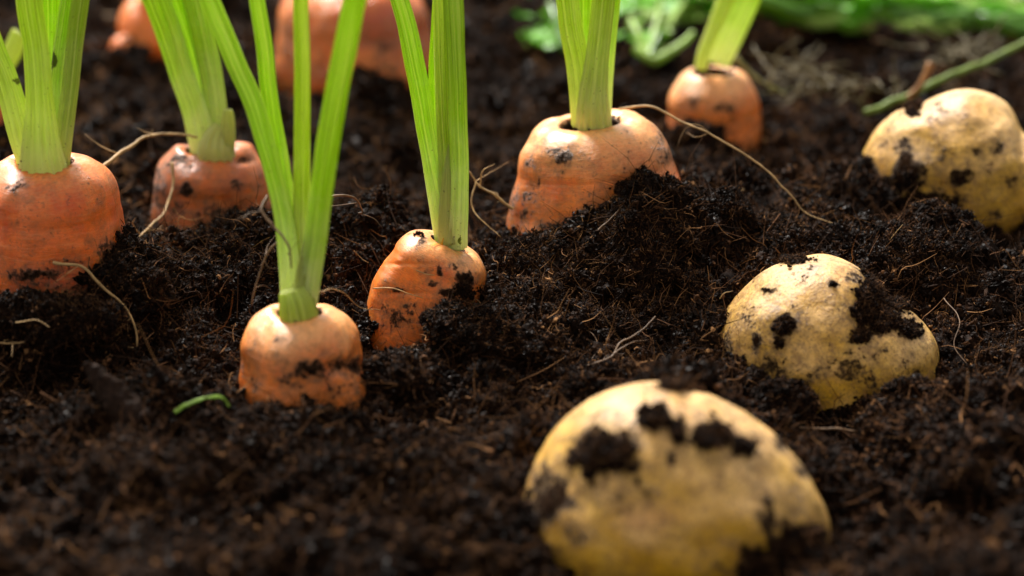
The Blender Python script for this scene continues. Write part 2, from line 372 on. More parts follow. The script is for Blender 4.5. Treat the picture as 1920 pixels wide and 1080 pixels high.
for (cx, cy, r, hh) in lumps:
    i0, i1 = np.searchsorted(xs, [cx - r * 1.6, cx + r * 1.6]); j0, j1 = np.searchsorted(ys, [cy - r * 1.6, cy + r * 1.6])
    if i1 - i0 < 3 or j1 - j0 < 3: continue
    sl = (slice(j0, j1), slice(i0, i1))
    d2 = ((X[sl] + wx[sl] * min(1, r * 1.6) - cx) ** 2 + (Y[sl] + wy[sl] * min(1, r * 1.6) - cy) ** 2) / (r * r)
    jc, ic = min(ny - 1, (j0 + j1) // 2), min(nx - 1, (i0 + i1) // 2)
    dome = B[jc, ic] * 0.5 + B[sl] * 0.5 - 0.12 * r + hh * np.sqrt(np.clip(1 - d2, 0, 1))
    Z[sl] = np.where(d2 < 1, np.maximum(Z[sl], dome), Z[sl])
fade = np.exp(-np.maximum(0, np.abs(X) - 30) / 40) * np.exp(-np.maximum(0, np.abs(Y - 10) - 40) / 40)
P3 = np.stack([X.ravel(), Y.ravel(), Z.ravel()], 1)
ridg = lambda q: 1 - 2 * np.abs(q)
d_mid = noise(P3 * 1.5 + 3) * 0.24
d_sm = noise(P3 * 4.2 + 7) * 0.13 + ridg(noise(P3 * 3.1 + 27)) * 0.05
d_xs = noise(P3 * 9.5 + 11) * 0.05
Z = (Z.ravel() + (d_mid + d_sm + d_xs) * fade.ravel())
Z = np.where(fade.ravel() < 0.2, np.minimum(Z, 0.2), Z)
dX = (noise(P3 * 3.3 + 51) * 0.11 + noise(P3 * 8 + 61) * 0.045) * fade.ravel()
dY = (noise(P3 * 3.3 + 71) * 0.11 + noise(P3 * 8 + 81) * 0.045) * fade.ravel()
SV = np.stack([X.ravel() + dX, Y.ravel() + dY, Z], 1)
soil = mesh_np('soil', SV, grid_faces(nx, ny, False), M_soil)
soil['kind'] = 'structure'; soil['label'] = 'dark crumbly peat soil of the vegetable bed'
Zg = Z.reshape(ny, nx)
def soil_z(x, y):
    i = int(np.clip(np.searchsorted(xs, x), 1, nx - 1)); j = int(np.clip(np.searchsorted(ys, y), 1, ny - 1))
    return float(Zg[j, i])
# surface normals of the grid for scattering
G = SV.reshape(ny, nx, 3); du = np.gradient(G, axis=1); dv = np.gradient(G, axis=0)
Nn = np.cross(du.reshape(-1, 3), dv.reshape(-1, 3)); Ar = np.linalg.norm(Nn, axis=1); Nn /= Ar[:, None] + 1e-12

# ------------------------------------------------------------------ crumb clumps (instanced stuff)
def ico(sub):
    t = (1 + 5 ** 0.5) / 2
    v = [(-1, t, 0), (1, t, 0), (-1, -t, 0), (1, -t, 0), (0, -1, t), (0, 1, t), (0, -1, -t), (0, 1, -t), (t, 0, -1), (t, 0, 1), (-t, 0, -1), (-t, 0, 1)]
    f = [(0, 11, 5), (0, 5, 1), (0, 1, 7), (0, 7, 10), (0, 10, 11), (1, 5, 9), (5, 11, 4), (11, 10, 2), (10, 7, 6), (7, 1, 8), (3, 9, 4), (3, 4, 2), (3, 2, 6), (3, 6, 8), (3, 8, 9), (4, 9, 5), (2, 4, 11), (6, 2, 10), (8, 6, 7), (9, 8, 1)]
    v = [np.array(p) / np.linalg.norm(p) for p in v]
    for _ in range(sub):
        cache = {}; nf = []
        def mid(a, b):
            k = (min(a, b), max(a, b))
            if k not in cache:
                m = v[a] + v[b]; v.append(m / np.linalg.norm(m)); cache[k] = len(v) - 1
            return cache[k]
        for a, b, c_ in f:
            x, y, z = mid(a, b), mid(b, c_), mid(c_, a); nf += [(a, x, z), (b, y, x), (c_, z, y), (x, y, z)]
        f = nf
    return np.array(v), np.array(f)
IV, IF = ico(1)
def rotm(r):
    q = r.normal(size=4); q /= np.linalg.norm(q); w, x, y, z = q
    return np.array([[1 - 2 * (y * y + z * z), 2 * (x * y - z * w), 2 * (x * z + y * w)], [2 * (x * y + z * w), 1 - 2 * (x * x + z * z), 2 * (y * z - x * w)], [2 * (x * z - y * w), 2 * (y * z + x * w), 1 - 2 * (x * x + y * y)]])
IV2, IF2 = ico(2)
def clump(k, n, R, fib, gmin, gmax):
    r = np.random.default_rng(100 + k); Vs, Fs, T, off = [], [], [], 0
    ax = np.array([1, r.uniform(0.6, 0.95), r.uniform(0.45, 0.8)])
    core = IV2 * (1 + 0.42 * noise(IV2 * 1.5 + k * 7) + 0.28 * noise(IV2 * 3.6 + k * 3) + r.normal(0, 0.05, len(IV2)))[:, None] * ax * R * 0.85
    Vs.append(core); Fs.append(IF2); off = len(core); T.append(np.clip(0.25 + 0.35 * noise(core * 14 + k) + r.normal(0, 0.10, len(core)), 0, 0.8))
    for i in range(n):
        g = gmin + (gmax - gmin) * r.random() ** 2.6
        s = g * np.array([1, r.uniform(0.45, 1), r.uniform(0.35, 0.9)])
        if r.random() < 0.18: s = g * np.array([r.uniform(1.8, 3.0), 0.5, 0.38])
        v = IV * (1 + r.normal(0, 0.20, (len(IV), 1))) * s @ rotm(r).T
        j = r.integers(len(core)); c_ = core[j] * (1 + r.uniform(-0.05, 0.22)) + r.normal(0, 0.012, 3)
        Vs.append(v + c_); Fs.append(IF + off); off += len(IV)
        t = r.random() ** 1.3 * 0.72
        if r.random() < 0.05: t = r.uniform(0.75, 0.9)
        T.append(np.clip(t + r.normal(0, 0.05, len(IV)), 0, 1))
    for i in range(fib):
        a = r.normal(size=3); a /= np.linalg.norm(a); a[2] = abs(a[2]) * 0.6; ln = R * r.uniform(0.7, 2.1)
        p0 = r.normal(size=3) * R * 0.4; b_ = r.normal(size=3) * 0.6; c2 = r.normal(size=3) * 0.8
        pts = [p0 + a * ln * t + b_ * ln * t * t + c2 * ln * math.sin(t * 5) * 0.3 for t in np.linspace(0, 1, 4)]
        v, f = tube_geo(pts, [0.006, 0.007, 0.005, 0.002], 3, 8)
        ff = np.array([q if len(q) == 3 else q[:3] for q in f] + [[q[0], q[2], q[3]] for q in f if len(q) == 4])
        Vs.append(v); Fs.append(ff + off); off += len(v)
        T.append(np.full(len(v), r.choice([0.45, 0.6, 0.7, 0.85])))
    return np.vstack(Vs), np.vstack(Fs), np.concatenate(T)
src = bpy.data.collections.new('crumb_shapes')
NV = 16
for k in range(NV):
    V, F, T = clump(k, 60, 0.17, 5 + k % 3, 0.011, 0.050)
    me = bpy.data.meshes.new('crumb_clump'); me.from_pydata((V * U).tolist(), [], F.tolist())
    a = me.attributes.new('tint', 'FLOAT', 'POINT'); a.data.foreach_set('value', T.astype(np.float32)); me.materials.append(M_crumb)
    o = bpy.data.objects.new('crumb_clump%02d' % k, me); src.objects.link(o)
ng = bpy.data.node_groups.new('scatter_crumbs', 'GeometryNodeTree')
ng.interface.new_socket('Geometry', in_out='INPUT', socket_type='NodeSocketGeometry')
ng.interface.new_socket('Geometry', in_out='OUTPUT', socket_type='NodeSocketGeometry')
gi = ng.nodes.new('NodeGroupInput'); go = ng.nodes.new('NodeGroupOutput')
ci = ng.nodes.new('GeometryNodeCollectionInfo'); ci.inputs['Collection'].default_value = src
ci.inputs['Separate Children'].default_value = True; ci.inputs['Reset Children'].default_value = True
iop = ng.nodes.new('GeometryNodeInstanceOnPoints'); iop.inputs['Pick Instance'].default_value = True
def gattr(n, t):
    a = ng.nodes.new('GeometryNodeInputNamedAttribute'); a.data_type = t; a.inputs['Name'].default_value = n; return a.outputs[0]
ng.links.new(gi.outputs[0], iop.inputs['Points']); ng.links.new(ci.outputs[0], iop.inputs['Instance'])
ng.links.new(gattr('which', 'INT'), iop.inputs['Instance Index'])
ng.links.new(gattr('turn', 'FLOAT_VECTOR'), iop.inputs['Rotation']); ng.links.new(gattr('size', 'FLOAT'), iop.inputs['Scale'])
ng.links.new(iop.outputs[0], go.inputs[0])
def cloud(name, P, S, parent=None, seed=1):
    r = np.random.default_rng(seed); n = len(P)
    origin = P.mean(0)
    me = bpy.data.meshes.new(name); me.vertices.add(n)
    me.vertices.foreach_set('co', ((P - origin) * U).astype(np.float32).ravel())
    me.attributes.new('size', 'FLOAT', 'POINT').data.foreach_set('value', np.asarray(S, np.float32))
    me.attributes.new('which', 'INT', 'POINT').data.foreach_set('value', r.integers(0, NV, n).astype(np.int32))
    me.attributes.new('turn', 'FLOAT_VECTOR', 'POINT').data.foreach_set('vector', r.uniform(-3.14, 3.14, (n, 3)).astype(np.float32).ravel())
    me.materials.append(M_crumb)
    o = bpy.data.objects.new(name, me); sc.collection.objects.link(o)
    if parent is not None:
        o.parent = parent; o.location = tuple(origin * U - np.array(parent.location))
    else: o.location = tuple(origin * U)
    md = o.modifiers.new('scatter', 'NODES'); md.node_group = ng
    o['kind'] = 'stuff'
    return o

# ------------------------------------------------------------------ spots of dirt / colour on a root
def spots(V, Nrm, lst, seed=0.0, rag=0.35):
    """soft ragged patches round given places on the visible side"""
    px, py = project(V); out = np.zeros(len(V))
    face = (Nrm @ FWD) < 0.25
    jx = noise(V * 3.0 + seed) * rag * 60 + noise(V * 9 + seed) * rag * 26; jy = noise(V * 3.0 + seed + 31) * rag * 60 + noise(V * 9 + seed + 3) * rag * 26
    for (x, y, rx, ry, a) in lst:
        s = min(1.0, min(rx, ry) / 30)
        d = ((px + jx * s - x) / rx) ** 2 + ((py + jy * s - y) / ry) ** 2
        out = np.maximum(out, a * np.exp(-d ** 1.5 * 0.8) * face)
    return out
def vnormals(V, nu, nv):
    Gq = V.reshape(nv, nu, 3)
    a = np.roll(Gq, -1, 1) - np.roll(Gq, 1, 1); b = np.gradient(Gq, axis=0)
    n = np.cross(a.reshape(-1, 3), b.reshape(-1, 3)); n /= np.linalg.norm(n, axis=1)[:, None] + 1e-9
    return n

def cling(root, V, Nrm, w, count, size, seed):
    """crumbs of peat sitting on the skin where w is high"""
    r = np.random.default_rng(seed); p = np.clip(w, 0, None) ** 1.5
    if p.sum() <= 0: return
    idx = r.choice(len(V), size=count, p=p / p.sum())
    P = V[idx] + Nrm[idx] * r.uniform(-0.01, 0.05, (count, 1)) + r.normal(0, 0.02, (count, 3))
    S = size * (0.4 + r.random(count) ** 2 * 1.3) * (0.5 + 0.6 * np.clip(w[idx], 0, 1))
    cloud('clinging_soil', P, S, root, seed)

def carrot(label, top, axis, body, rh, sh, mat, seed, stain, thick=(), bumps=(), blush=(), dirt_amt=0.0, pale_amt=1.0, nu=200, nv=170, pw=1.0, core=True, soilline=None, size=0.5, ncl=500):
    """top: centre of the rim; axis: unit vector down the root; body: [(s, r)] below the shoulder"""
    top = np.asarray(top, float); axis = np.asarray(axis, float); axis /= np.linalg.norm(axis)
    A = np.cross(axis, [0, 1, 0]); A /= np.linalg.norm(A); Bv = np.cross(axis, A)
    rh = rh * 1.02; R0 = body[0][1]; Ltot = body[-1][0]
    n_in, n_sh = 18, 34
    prof = []
    for t in np.linspace(0, 1, n_in, endpoint=False):          # inside of the dimple
        prof.append((rh * (0.25 + 0.75 * t), 0.85 * rh * (1 - t ** 6) + 0.05))
    for t in np.linspace(0, 1, n_sh, endpoint=False):
        q = t * math.pi / 2
        prof.append((rh + (R0 - rh) * math.sin(q) ** pw, 0.05 * (1 - math.sin(min(1, t * 5) * math.pi / 2)) + sh * (1 - math.cos(q))))
    bs_, br_ = zip(*body)
    ssp = np.linspace(0, 1, nv - n_in - n_sh) ** 1.25 * (Ltot - bs_[0]) + bs_[0]
    kk = np.linspace(0, len(body) - 1, 400); dense = smooth_path(np.array([(a, b, 0) for a, b in body]), 400)
    for s in ssp:
        prof.append((float(np.interp(s, dense[:, 0], dense[:, 1])), s - bs_[0] + sh))
    prof = np.array(prof); th = np.linspace(0, 2 * np.pi, nu, endpoint=False)
    r, s = prof[:, 0][:, None], prof[:, 1][:, None]
    dirv = np.cos(th)[None, :, None] * A + np.sin(th)[None, :, None] * Bv
    lob = 1 + 0.035 * np.cos(3 * th + seed)[None, :] + 0.02 * np.cos(5 * th + seed * 2)[None, :]
    V = top + (r * lob)[..., None] * dirv + s[..., None] * axis
    V = V.reshape(-1, 3); Nr = vnormals(V, nu, nv)
    if (Nr.reshape(nv, nu, 3)[-40] * dirv[0]).sum() < 0: Nr = -Nr
    S = np.repeat(prof[:, 1], nu); Rr = np.repeat(prof[:, 0], nu); TT = np.tile(th, nv)
    outer = sstep(rh * 0.9, rh * 1.3, Rr) + (S > sh)
    outer = np.clip(outer, 0, 1)
    ringn = noise(np.stack([np.cos(TT) * 0.8 + seed, np.sin(TT) * 0.8, S * 3.0], 1)) * 0.014 + noise(np.stack([np.cos(TT) * 1.6 + seed, np.sin(TT) * 1.6, S * 9], 1)) * 0.004
    disp = noise(V * 0.75 + seed) * 0.11 + noise(V * 2.1 + seed) * 0.025 + ringn
    # fold lines running into the crown
    disp += 0.04 * sstep(rh * 2.6, rh * 1.2, Rr) * (S < sh) * noise(np.stack([np.cos(TT) * 3 + seed, np.sin(TT) * 3, S * 0 + seed], 1))
    V = V + Nr * (disp * (0.3 + 0.7 * outer))[:, None]
    px, py = project(V); face = (Nr @ FWD) < 0.35
    for (x, y, rx, ry, h) in bumps:
        V = V + Nr * (h * np.exp(-((px - x) / rx) ** 2 - ((py - y) / ry) ** 2) * face)[:, None]
    Nr2 = vnormals(V, nu, nv); Nr = Nr2 if (Nr2 * Nr).sum() > 0 else -Nr2
    st = spots(V, Nr, stain, seed); veil = spots(V, Nr, [(x, y, 2.0 * a + 6, 2.0 * b + 6, min(1, 1.1 * w)) for x, y, a, b, w in list(stain) + list(thick)], seed + 2, 0.6)
    tk = spots(V, Nr, thick, seed + 5) if thick else np.zeros(len(V))
    nz = fbm(V * 1.7 + seed * 3, 4, 0.6)
    grime = np.clip(nz * 0.55 + dirt_amt, 0, 1)
    hole = 1.0 * sstep(rh * 1.04, rh * 0.95, Rr) * (S < sh)
    line = np.zeros(len(V))
    if soilline is not None: line = sstep(soilline + 0.9, soilline - 0.1, V[:, 2]) * (0.25 + 0.5 * np.clip(nz + 0.3, 0, 1))
    dirt = np.clip(np.maximum.reduce([st, tk, grime * 0.5, line * 0.6, hole * 0.9]), 0, 1)
    upf = np.clip(Nr[:, 2], 0, 1)
    pale = pale_amt * np.clip(sstep(sh * 1.5, sh * 0.0, S) * 0.9 + 0.25 * noise(V * 1.1 + seed) + 0.1, 0, 1)
    bl = spots(V, Nr, blush, seed + 9) if blush else np.zeros(len(V))
    base = top + axis * (Ltot * 0.5)
    root = thing('carrot', label, 'carrot', base, 'carrots growing in the soil')
    mesh_np('root', V, grid_faces(nu, nv), mat, root, top, True, {'dirt': dirt, 'veil': np.clip(veil + 0.25 * np.clip(nz, 0, 1) + 0.5 * line, 0, 1), 'pale': pale, 'blush': bl, 'skin': np.stack([TT * 1.5, S, np.full(len(V), seed)], 1)})
    if core:
        rr = np.linspace(0, 1, 8)[:, None]; tt = np.linspace(0, 2 * np.pi, 40, endpoint=False)[None, :]
        cv = top + axis * (0.62 * rh) + (rr * rh * 1.0)[..., None] * (np.cos(tt)[..., None] * A + np.sin(tt)[..., None] * Bv) - axis * 0.10 * (1 - rr ** 2)[..., None]
        cv = cv.reshape(-1, 3); cv[:, 2] += noise(cv * 6) * 0.05
        mesh_np('crown', cv, grid_faces(40, 8), M_core, root, top)
    w = np.maximum(tk, np.clip(dirt - 0.55, 0, 1) * 0.5 * (1 - hole)) + hole * 0.12
    cling(root, V, Nr, w, ncl, size, int(seed * 10) + 3)
    return root, V, Nr

def stalk(parent, pts, widths, mat, out_dir=(0, -1, 0), thick=0.82, name='leaf_stalk', ext=6.0, seed=0.0, stain=(), n=90, nu=44, groove=0.45, basefade=2.6, tipw=0.5, closed_end=False):
    """ribbed, channelled leaf stalk. pts: (px,py,Y), widths in photo px"""
    P = np.array([at(*p) for p in pts]); W = np.array([w / 2 / ppc(q) for w, q in zip(widths, P)])
    if ext:
        d = P[-1] - P[-2]; d /= np.linalg.norm(d); P = np.vstack([P, P[-1] + d * ext * 0.5, P[-1] + d * ext]); W = np.concatenate([W, [W[-1] * 0.85, W[-1] * tipw]])
    C = smooth_path(P, n); m = len(P); w = smooth_path(np.stack([W, W * 0, W * 0], 1), n)[:, 0]
    T = np.gradient(C, axis=0); T /= np.linalg.norm(T, axis=1)[:, None]
    O = np.asarray(out_dir, float); O = O - (T @ O)[:, None] * T; O /= np.linalg.norm(O, axis=1)[:, None]
    Sd = np.cross(T, O); th = np.linspace(0, 2 * np.pi, nu, endpoint=False)
    cx, sy = np.cos(th), np.sin(th)
    x = np.sign(cx) * np.abs(cx) ** 0.85
    y = np.where(sy > 0, thick * sy ** 0.8, -thick * 0.5 * np.abs(sy) + groove * thick * np.clip(1 - (x / 0.8) ** 2, 0, 1) * np.abs(sy))
    rib = 0.075 * np.cos(th * 13 + 1.3 * seed) * (sy > -0.1) + 0.016 * np.cos(th * 31 + seed)
    V = C[:, None, :] + w[:, None, None] * ((x * (1 + rib))[None, :, None] * Sd[:, None, :] + (y * (1 + rib * 1.3))[None, :, None] * O[:, None, :])
    V = V.reshape(-1, 3)
    L_ = np.concatenate([[0], np.cumsum(np.linalg.norm(np.diff(C, axis=0), axis=1))])
    LL = np.repeat(L_, nu); V = V + 0.02 * np.stack([noise(V * 0.9 + seed + k * 7) for k in range(3)], 1)
    bf = np.exp(-LL / basefade)
    st = spots(V, np.tile(-FWD, (len(V), 1)), stain, seed) if stain else np.zeros(len(V))
    F = grid_faces(nu, n).tolist(); k = len(V)
    V = np.vstack([V, C[:1], C[-1:]])
    F += [[(j + 1) % nu, j, k] for j in range(nu)] + [[(n - 1) * nu + j, (n - 1) * nu + (j + 1) % nu, k + 1] for j in range(nu)]
    e = lambda a, v=0.0: np.concatenate([a, [v, v]])
    skin = np.stack([e(np.tile(th / 6.28, n)), e(LL), np.full(len(V), seed)], 1)
    return mesh_np(name, V, F, mat, parent, P[0], True, {'base': e(bf, 0.5), 'dirt': e(st), 'skin': skin})

AX = lambda x, y=0.0: (x, y, -1.0)
# ---- C1: front carrot, rounded, in front row
p = at(562, 584, -7.0)
c1, V1, N1 = carrot('stubby carrot in the front row with four thin splayed leaf stalks', p, AX(0.02), [(0, 1.33), (0.8, 1.42), (1.8, 1.45), (2.6, 1.46), (4.5, 1.25), (7, 0.6)], 0.50, 0.95, M_carrot, 1.7,
  [(585, 690, 34, 20, 0.75), (560, 705, 26, 12, 0.6), (640, 685, 26, 16, 0.7), (665, 690, 16, 26, 0.6), (520, 640, 16, 14, 0.35), (470, 700, 12, 60, 0.30), (645, 735, 24, 14, 0.4)],
  bumps=[(672, 735, 22, 30, 0.11), (655, 690, 50, 13, -0.15), (600, 770, 46, 30, -0.10)], soilline=0.9, dirt_amt=-0.02)
stalk(c1, [(548, 596, -6.9), (542, 500, -6.6), (528, 380, -6.2), (478, 200, -5.7), (435, 100, -5.3), (385, -20, -5.0)], [36, 38, 34, 36, 38, 36], M_stalk, seed=1)
stalk(c1, [(556, 590, -6.7), (552, 480, -6.0), (540, 370, -5.6), (512, 220, -5.2), (497, 100, -5), (480, -20, -4.8)], [32, 32, 30, 31, 31, 29], M_stalk, seed=2)
stalk(c1, [(566, 590, -6.6), (566, 420, -6.2), (566, 300, -6.1), (566, 150, -6.0), (564, -20, -5.9)], [30, 32, 30, 29, 28], M_stalk_dull, (0.5, -1, 0), seed=3)
stalk(c1, [(570, 594, -7.0), (580, 520, -7.2), (597, 400, -7.6), (622, 230, -7.9), (645, 100, -8.1), (670, -20, -8.3)], [40, 46, 42, 43, 42, 40], M_stalk, seed=4, groove=0.3, thick=0.8)
stalk(c1, [(562, 604, -7.15), (560, 585, -7.25), (555, 560, -7.3), (548, 541, -7.3)], [66, 68, 62, 50], M_sheath, ext=0, seed=5, name='stalk_sheath', n=30, basefade=0.3, thick=0.9, groove=0.1)
stalk(c1, [(566, 598, -7.2), (564, 540, -7.35), (572, 470, -7.5), (583, 410, -7.5)], [30, 26, 16, 3], M_sheath, ext=0, seed=6, name='stalk_sheath', n=30, thick=0.3)

# ---- C2: the sharp carrot in the middle, leaning
p = at(842, 452, -2.6)
c2, V2, N2 = carrot('sharp tilted carrot in the middle, hugging the peat clod on its right', p, (-0.42, -0.10, -1.0), [(0, 1.17), (0.8, 1.27), (1.8, 1.22), (3.0, 1.05), (4.5, 0.85), (7, 0.3)], 0.42, 0.62, M_carrot, 3.3,
  [(870, 525, 22, 15, 0.9), (852, 500, 10, 9, 0.6), (823, 508, 6, 14, 0.7), (810, 530, 10, 8, 0.6), (845, 552, 26, 12, 0.75), (870, 560, 30, 14, 0.6), (765, 575, 16, 6, 0.6), (745, 545, 18, 5, 0.6), (760, 600, 20, 12, 0.5), (720, 580, 10, 12, 0.5),
   (790, 450, 12, 10, 0.5), (900, 450, 14, 9, 0.5), (905, 490, 12, 20, 0.35)],
  thick=[(872, 545, 20, 12, 0.6), (785, 442, 8, 4, 0.35), (905, 440, 10, 4, 0.3), (850, 575, 26, 8, 0.6)], bumps=[(775, 495, 60, 4, -0.03), (760, 550, 40, 4, -0.03)], soilline=0.9, dirt_amt=0.14, pale_amt=0.9, nu=260, nv=220, size=0.28, ncl=700)
stalk(c2, [(838, 456, -2.5), (828, 390, -2.6), (808, 280, -2.5), (788, 170, -2.4), (766, 60, -2.2), (744, -20, -2.0)], [40, 44, 38, 37, 36, 34], M_stalk, seed=7)
stalk(c2, [(842, 450, -2.3), (828, 310, -2.1), (817, 200, -2.0), (818, 100, -1.9), (826, -20, -1.8)], [24, 24, 24, 26, 26], M_stalk, seed=8)
stalk(c2, [(842, 456, -2.55), (838, 400, -2.7), (838, 300, -2.65), (834, 200, -2.6), (830, 100, -2.5), (826, -20, -2.4)], [40, 36, 32, 30, 30, 30], M_stalk_dull, (-0.3, -1, 0), seed=39)
stalk(c2, [(856, 460, -2.65), (858, 400, -2.95), (861, 300, -2.95), (858, 200, -2.95), (855, 100, -2.85), (849, -20, -2.7)], [40, 38, 34, 34, 33, 36], M_stalk, (0.2, -1, 0), seed=9, groove=0.2, stain=[(862, 450, 5, 12, 0.7), (865, 420, 3, 5, 0.6)])
stalk(c2, [(838, 458, -2.95), (836, 400, -3.05), (838, 330, -3.1), (842, 270, -3.05)], [30, 26, 14, 2], M_sheath, ext=0, seed=10, name='stalk_sheath', n=40, thick=0.3)
# yellow fleck of a dead sheath at the base
# ---- C3: big broad carrot
p = at(1106, 226, 1.8)
c3, V3, N3 = carrot('widest carrot, with broad shoulders and soil heaped on its right side', p, AX(0.09, -0.03), [(0, 1.98), (0.9, 2.25), (1.8, 2.42), (3.0, 2.40), (5, 1.9), (8, 0.7)], 0.78, 1.15, M_carrot, 5.1,
  [(1050, 292, 34, 16, 0.6), (1000, 310, 20, 12, 0.5), (960, 360, 18, 40, 0.45), (1000, 370, 30, 18, 0.4), (985, 405, 30, 14, 0.45), (1255, 295, 24, 20, 0.45), (1235, 270, 14, 24, 0.4), (1060, 420, 50, 14, 0.45), (1215, 330, 20, 10, 0.5)],
  thick=[(1180, 355, 26, 12, 0.8), (1200, 335, 20, 8, 0.7), (1140, 395, 16, 14, 0.5)], bumps=[(985, 262, 30, 20, -0.10), (950, 300, 12, 16, 0.12)], soilline=1.8, dirt_amt=0.08, pw=0.85, size=0.5)
stalk(c3, [(1098, 232, 1.6), (1092, 180, 1.5), (1085, 120, 1.5), (1072, 50, 1.5), (1062, -20, 1.5)], [50, 46, 44, 44, 42], M_stalk_dull, (-0.4, -1, 0), seed=11)
stalk(c3, [(1108, 225, 2.1), (1104, 150, 2.2), (1097, 70, 2.3), (1095, -20, 2.4)], [36, 34, 34, 36], M_stalk, seed=12)
stalk(c3, [(1112, 234, 1.4), (1112, 190, 1.15), (1118, 120, 1.1), (1126, 50, 1.1), (1134, -20, 1.1)], [66, 56, 44, 42, 42], M_stalk_dull, seed=13, groove=0.2)
stalk(c3, [(1128, 228, 1.8), (1136, 150, 1.8), (1143, 60, 1.8), (1150, -20, 1.9)], [34, 26, 26, 28], M_stalk, (0.4, -1, 0), seed=14)
# ---- C4: left edge carrot
p = at(84, 300, -3.0)
c4, V4, N4 = carrot('deep orange carrot at the left edge, nearest its mound of peat', p, AX(-0.01), [(0, 1.66), (0.9, 1.76), (2.0, 1.80), (3.2, 1.74), (5, 1.4), (8, 0.5)], 0.66, 1.15, M_carrot_deep, 7.9,
  [(60, 516, 60, 12, 0.7), (120, 495, 50, 10, 0.45), (200, 470, 16, 30, 0.6), (40, 345, 16, 8, 0.5), (160, 540, 50, 20, 0.5), (196, 520, 16, 26, 0.4)], bumps=[(30, 400, 14, 80, -0.06)], soilline=2.0, dirt_amt=0.08, pale_amt=0.7)
stalk(c4, [(62, 322, -3.1), (45, 260, -3.1), (18, 160, -3.0), (-10, 90, -2.9), (-50, -20, -2.7)], [50, 54, 52, 50, 46], M_stalk_dull, (-0.5, -1, 0), seed=15, stain=[(32, 150, 14, 12, 0.7)])
stalk(c4, [(92, 310, -2.5), (98, 200, -2.4), (96, 90, -2.3), (98, -20, -2.2)], [40, 40, 40, 44], M_stalk, seed=16)
stalk(c4, [(104, 316, -2.8), (108, 240, -2.8), (118, 150, -2.8), (130, 60, -2.7), (140, -20, -2.6)], [46, 44, 44, 46, 46], M_stalk, (0.2, -1, 0), seed=17, stain=[(100, 110, 10, 20, 0.9)])
stalk(c4, [(112, 318, -3.1), (120, 250, -3.2), (132, 150, -3.2), (142, 60, -3.1), (152, -20, -3.1)], [34, 32, 32, 32, 32], M_stalk_dull, (0.5, -1, 0), seed=18)
stalk(c4, [(82, 328, -3.4), (78, 270, -3.55), (74, 180, -3.6), (66, 90, -3.5), (52, -20, -3.4)], [92, 68, 48, 46, 46], M_stalk_dull, seed=19, groove=0.2)
# ---- C5: back left, dirty
p = at(392, 276, 4.6)
c5, V5, N5 = carrot('dull brown-smeared carrot of the second row with a cracked top', p, AX(0.05, -0.05), [(0, 1.55), (0.8, 1.72), (1.8, 1.76), (3, 1.6), (5, 1.1), (7, 0.4)], 0.66, 1.05, M_carrot_dirty, 9.3,
  [(345, 355, 16, 12, 0.8), (290, 340, 22, 40, 0.5), (330, 300, 26, 12, 0.6), (440, 345, 18, 14, 0.7), (380, 400, 70, 10, 0.4), (300, 385, 30, 12, 0.5), (460, 300, 20, 10, 0.5)],
  bumps=[(335, 280, 14, 10, 0.10), (360, 300, 14, 10, -0.12), (470, 275, 24, 10, 0.10), (455, 300, 20, 6, -0.10)], soilline=1.2, dirt_amt=0.26, pale_amt=0.35)
stalk(c5, [(385, 285, 4.4), (368, 210, 4.4), (340, 130, 4.4), (318, 60, 4.4), (290, -20, 4.4)], [52, 50, 50, 52, 54], M_stalk, (-0.4, -1, 0), seed=20)
stalk(c5, [(396, 280, 4.9), (385, 170, 5.0), (362, 80, 5.1), (335, -20, 5.2)], [48, 52, 56, 60], M_stalk, seed=21)
stalk(c5, [(406, 285, 4.6), (402, 190, 4.6), (385, 90, 4.7), (362, -20, 4.8)], [40, 40, 44, 48], M_stalk, (0.4, -1, 0), seed=22)
stalk(c5, [(408, 304, 4.0), (406, 280, 3.9), (408, 255, 3.9), (416, 235, 3.9)], [72, 66, 48, 30], M_sheath, ext=0, seed=23, name='stalk_sheath', n=30, thick=0.9, groove=0.1)
stalk(c5, [(420, 300, 3.9), (426, 260, 3.8), (428, 225, 3.8), (428, 205, 3.8)], [34, 28, 24, 16], M_sheath, ext=0, seed=24, name='stalk_sheath', n=30, thick=0.9, groove=0.1)
# ---- C6: back right carrot
p = at(1336, 132, 12.6)
c6, V6, N6 = carrot('small pale-shouldered carrot behind the widest one, dark empty crown', p, AX(0.01), [(0, 1.36), (1.0, 1.50), (2.0, 1.55), (3.2, 1.4), (5, 1.0), (7, 0.4)], 0.60, 1.25, M_carrot, 12.1,
  [(1300, 195, 16, 14, 0.45), (1365, 200, 22, 12, 0.5), (1295, 170, 20, 8, 0.35)], soilline=1.0, dirt_amt=-0.05, nu=140, nv=120)
stalk(c6, [(1314, 128, 12.2), (1322, 95, 12.1), (1345, 40, 12.1), (1372, -20, 12.1)], [22, 24, 28, 32], M_stalk_dull, (-0.5, -1, 0), seed=25)
stalk(c6, [(1346, 118, 12.6), (1362, 80, 12.6), (1384, 30, 12.6), (1406, -20, 12.6)], [44, 48, 50, 50], M_stalk, seed=26)
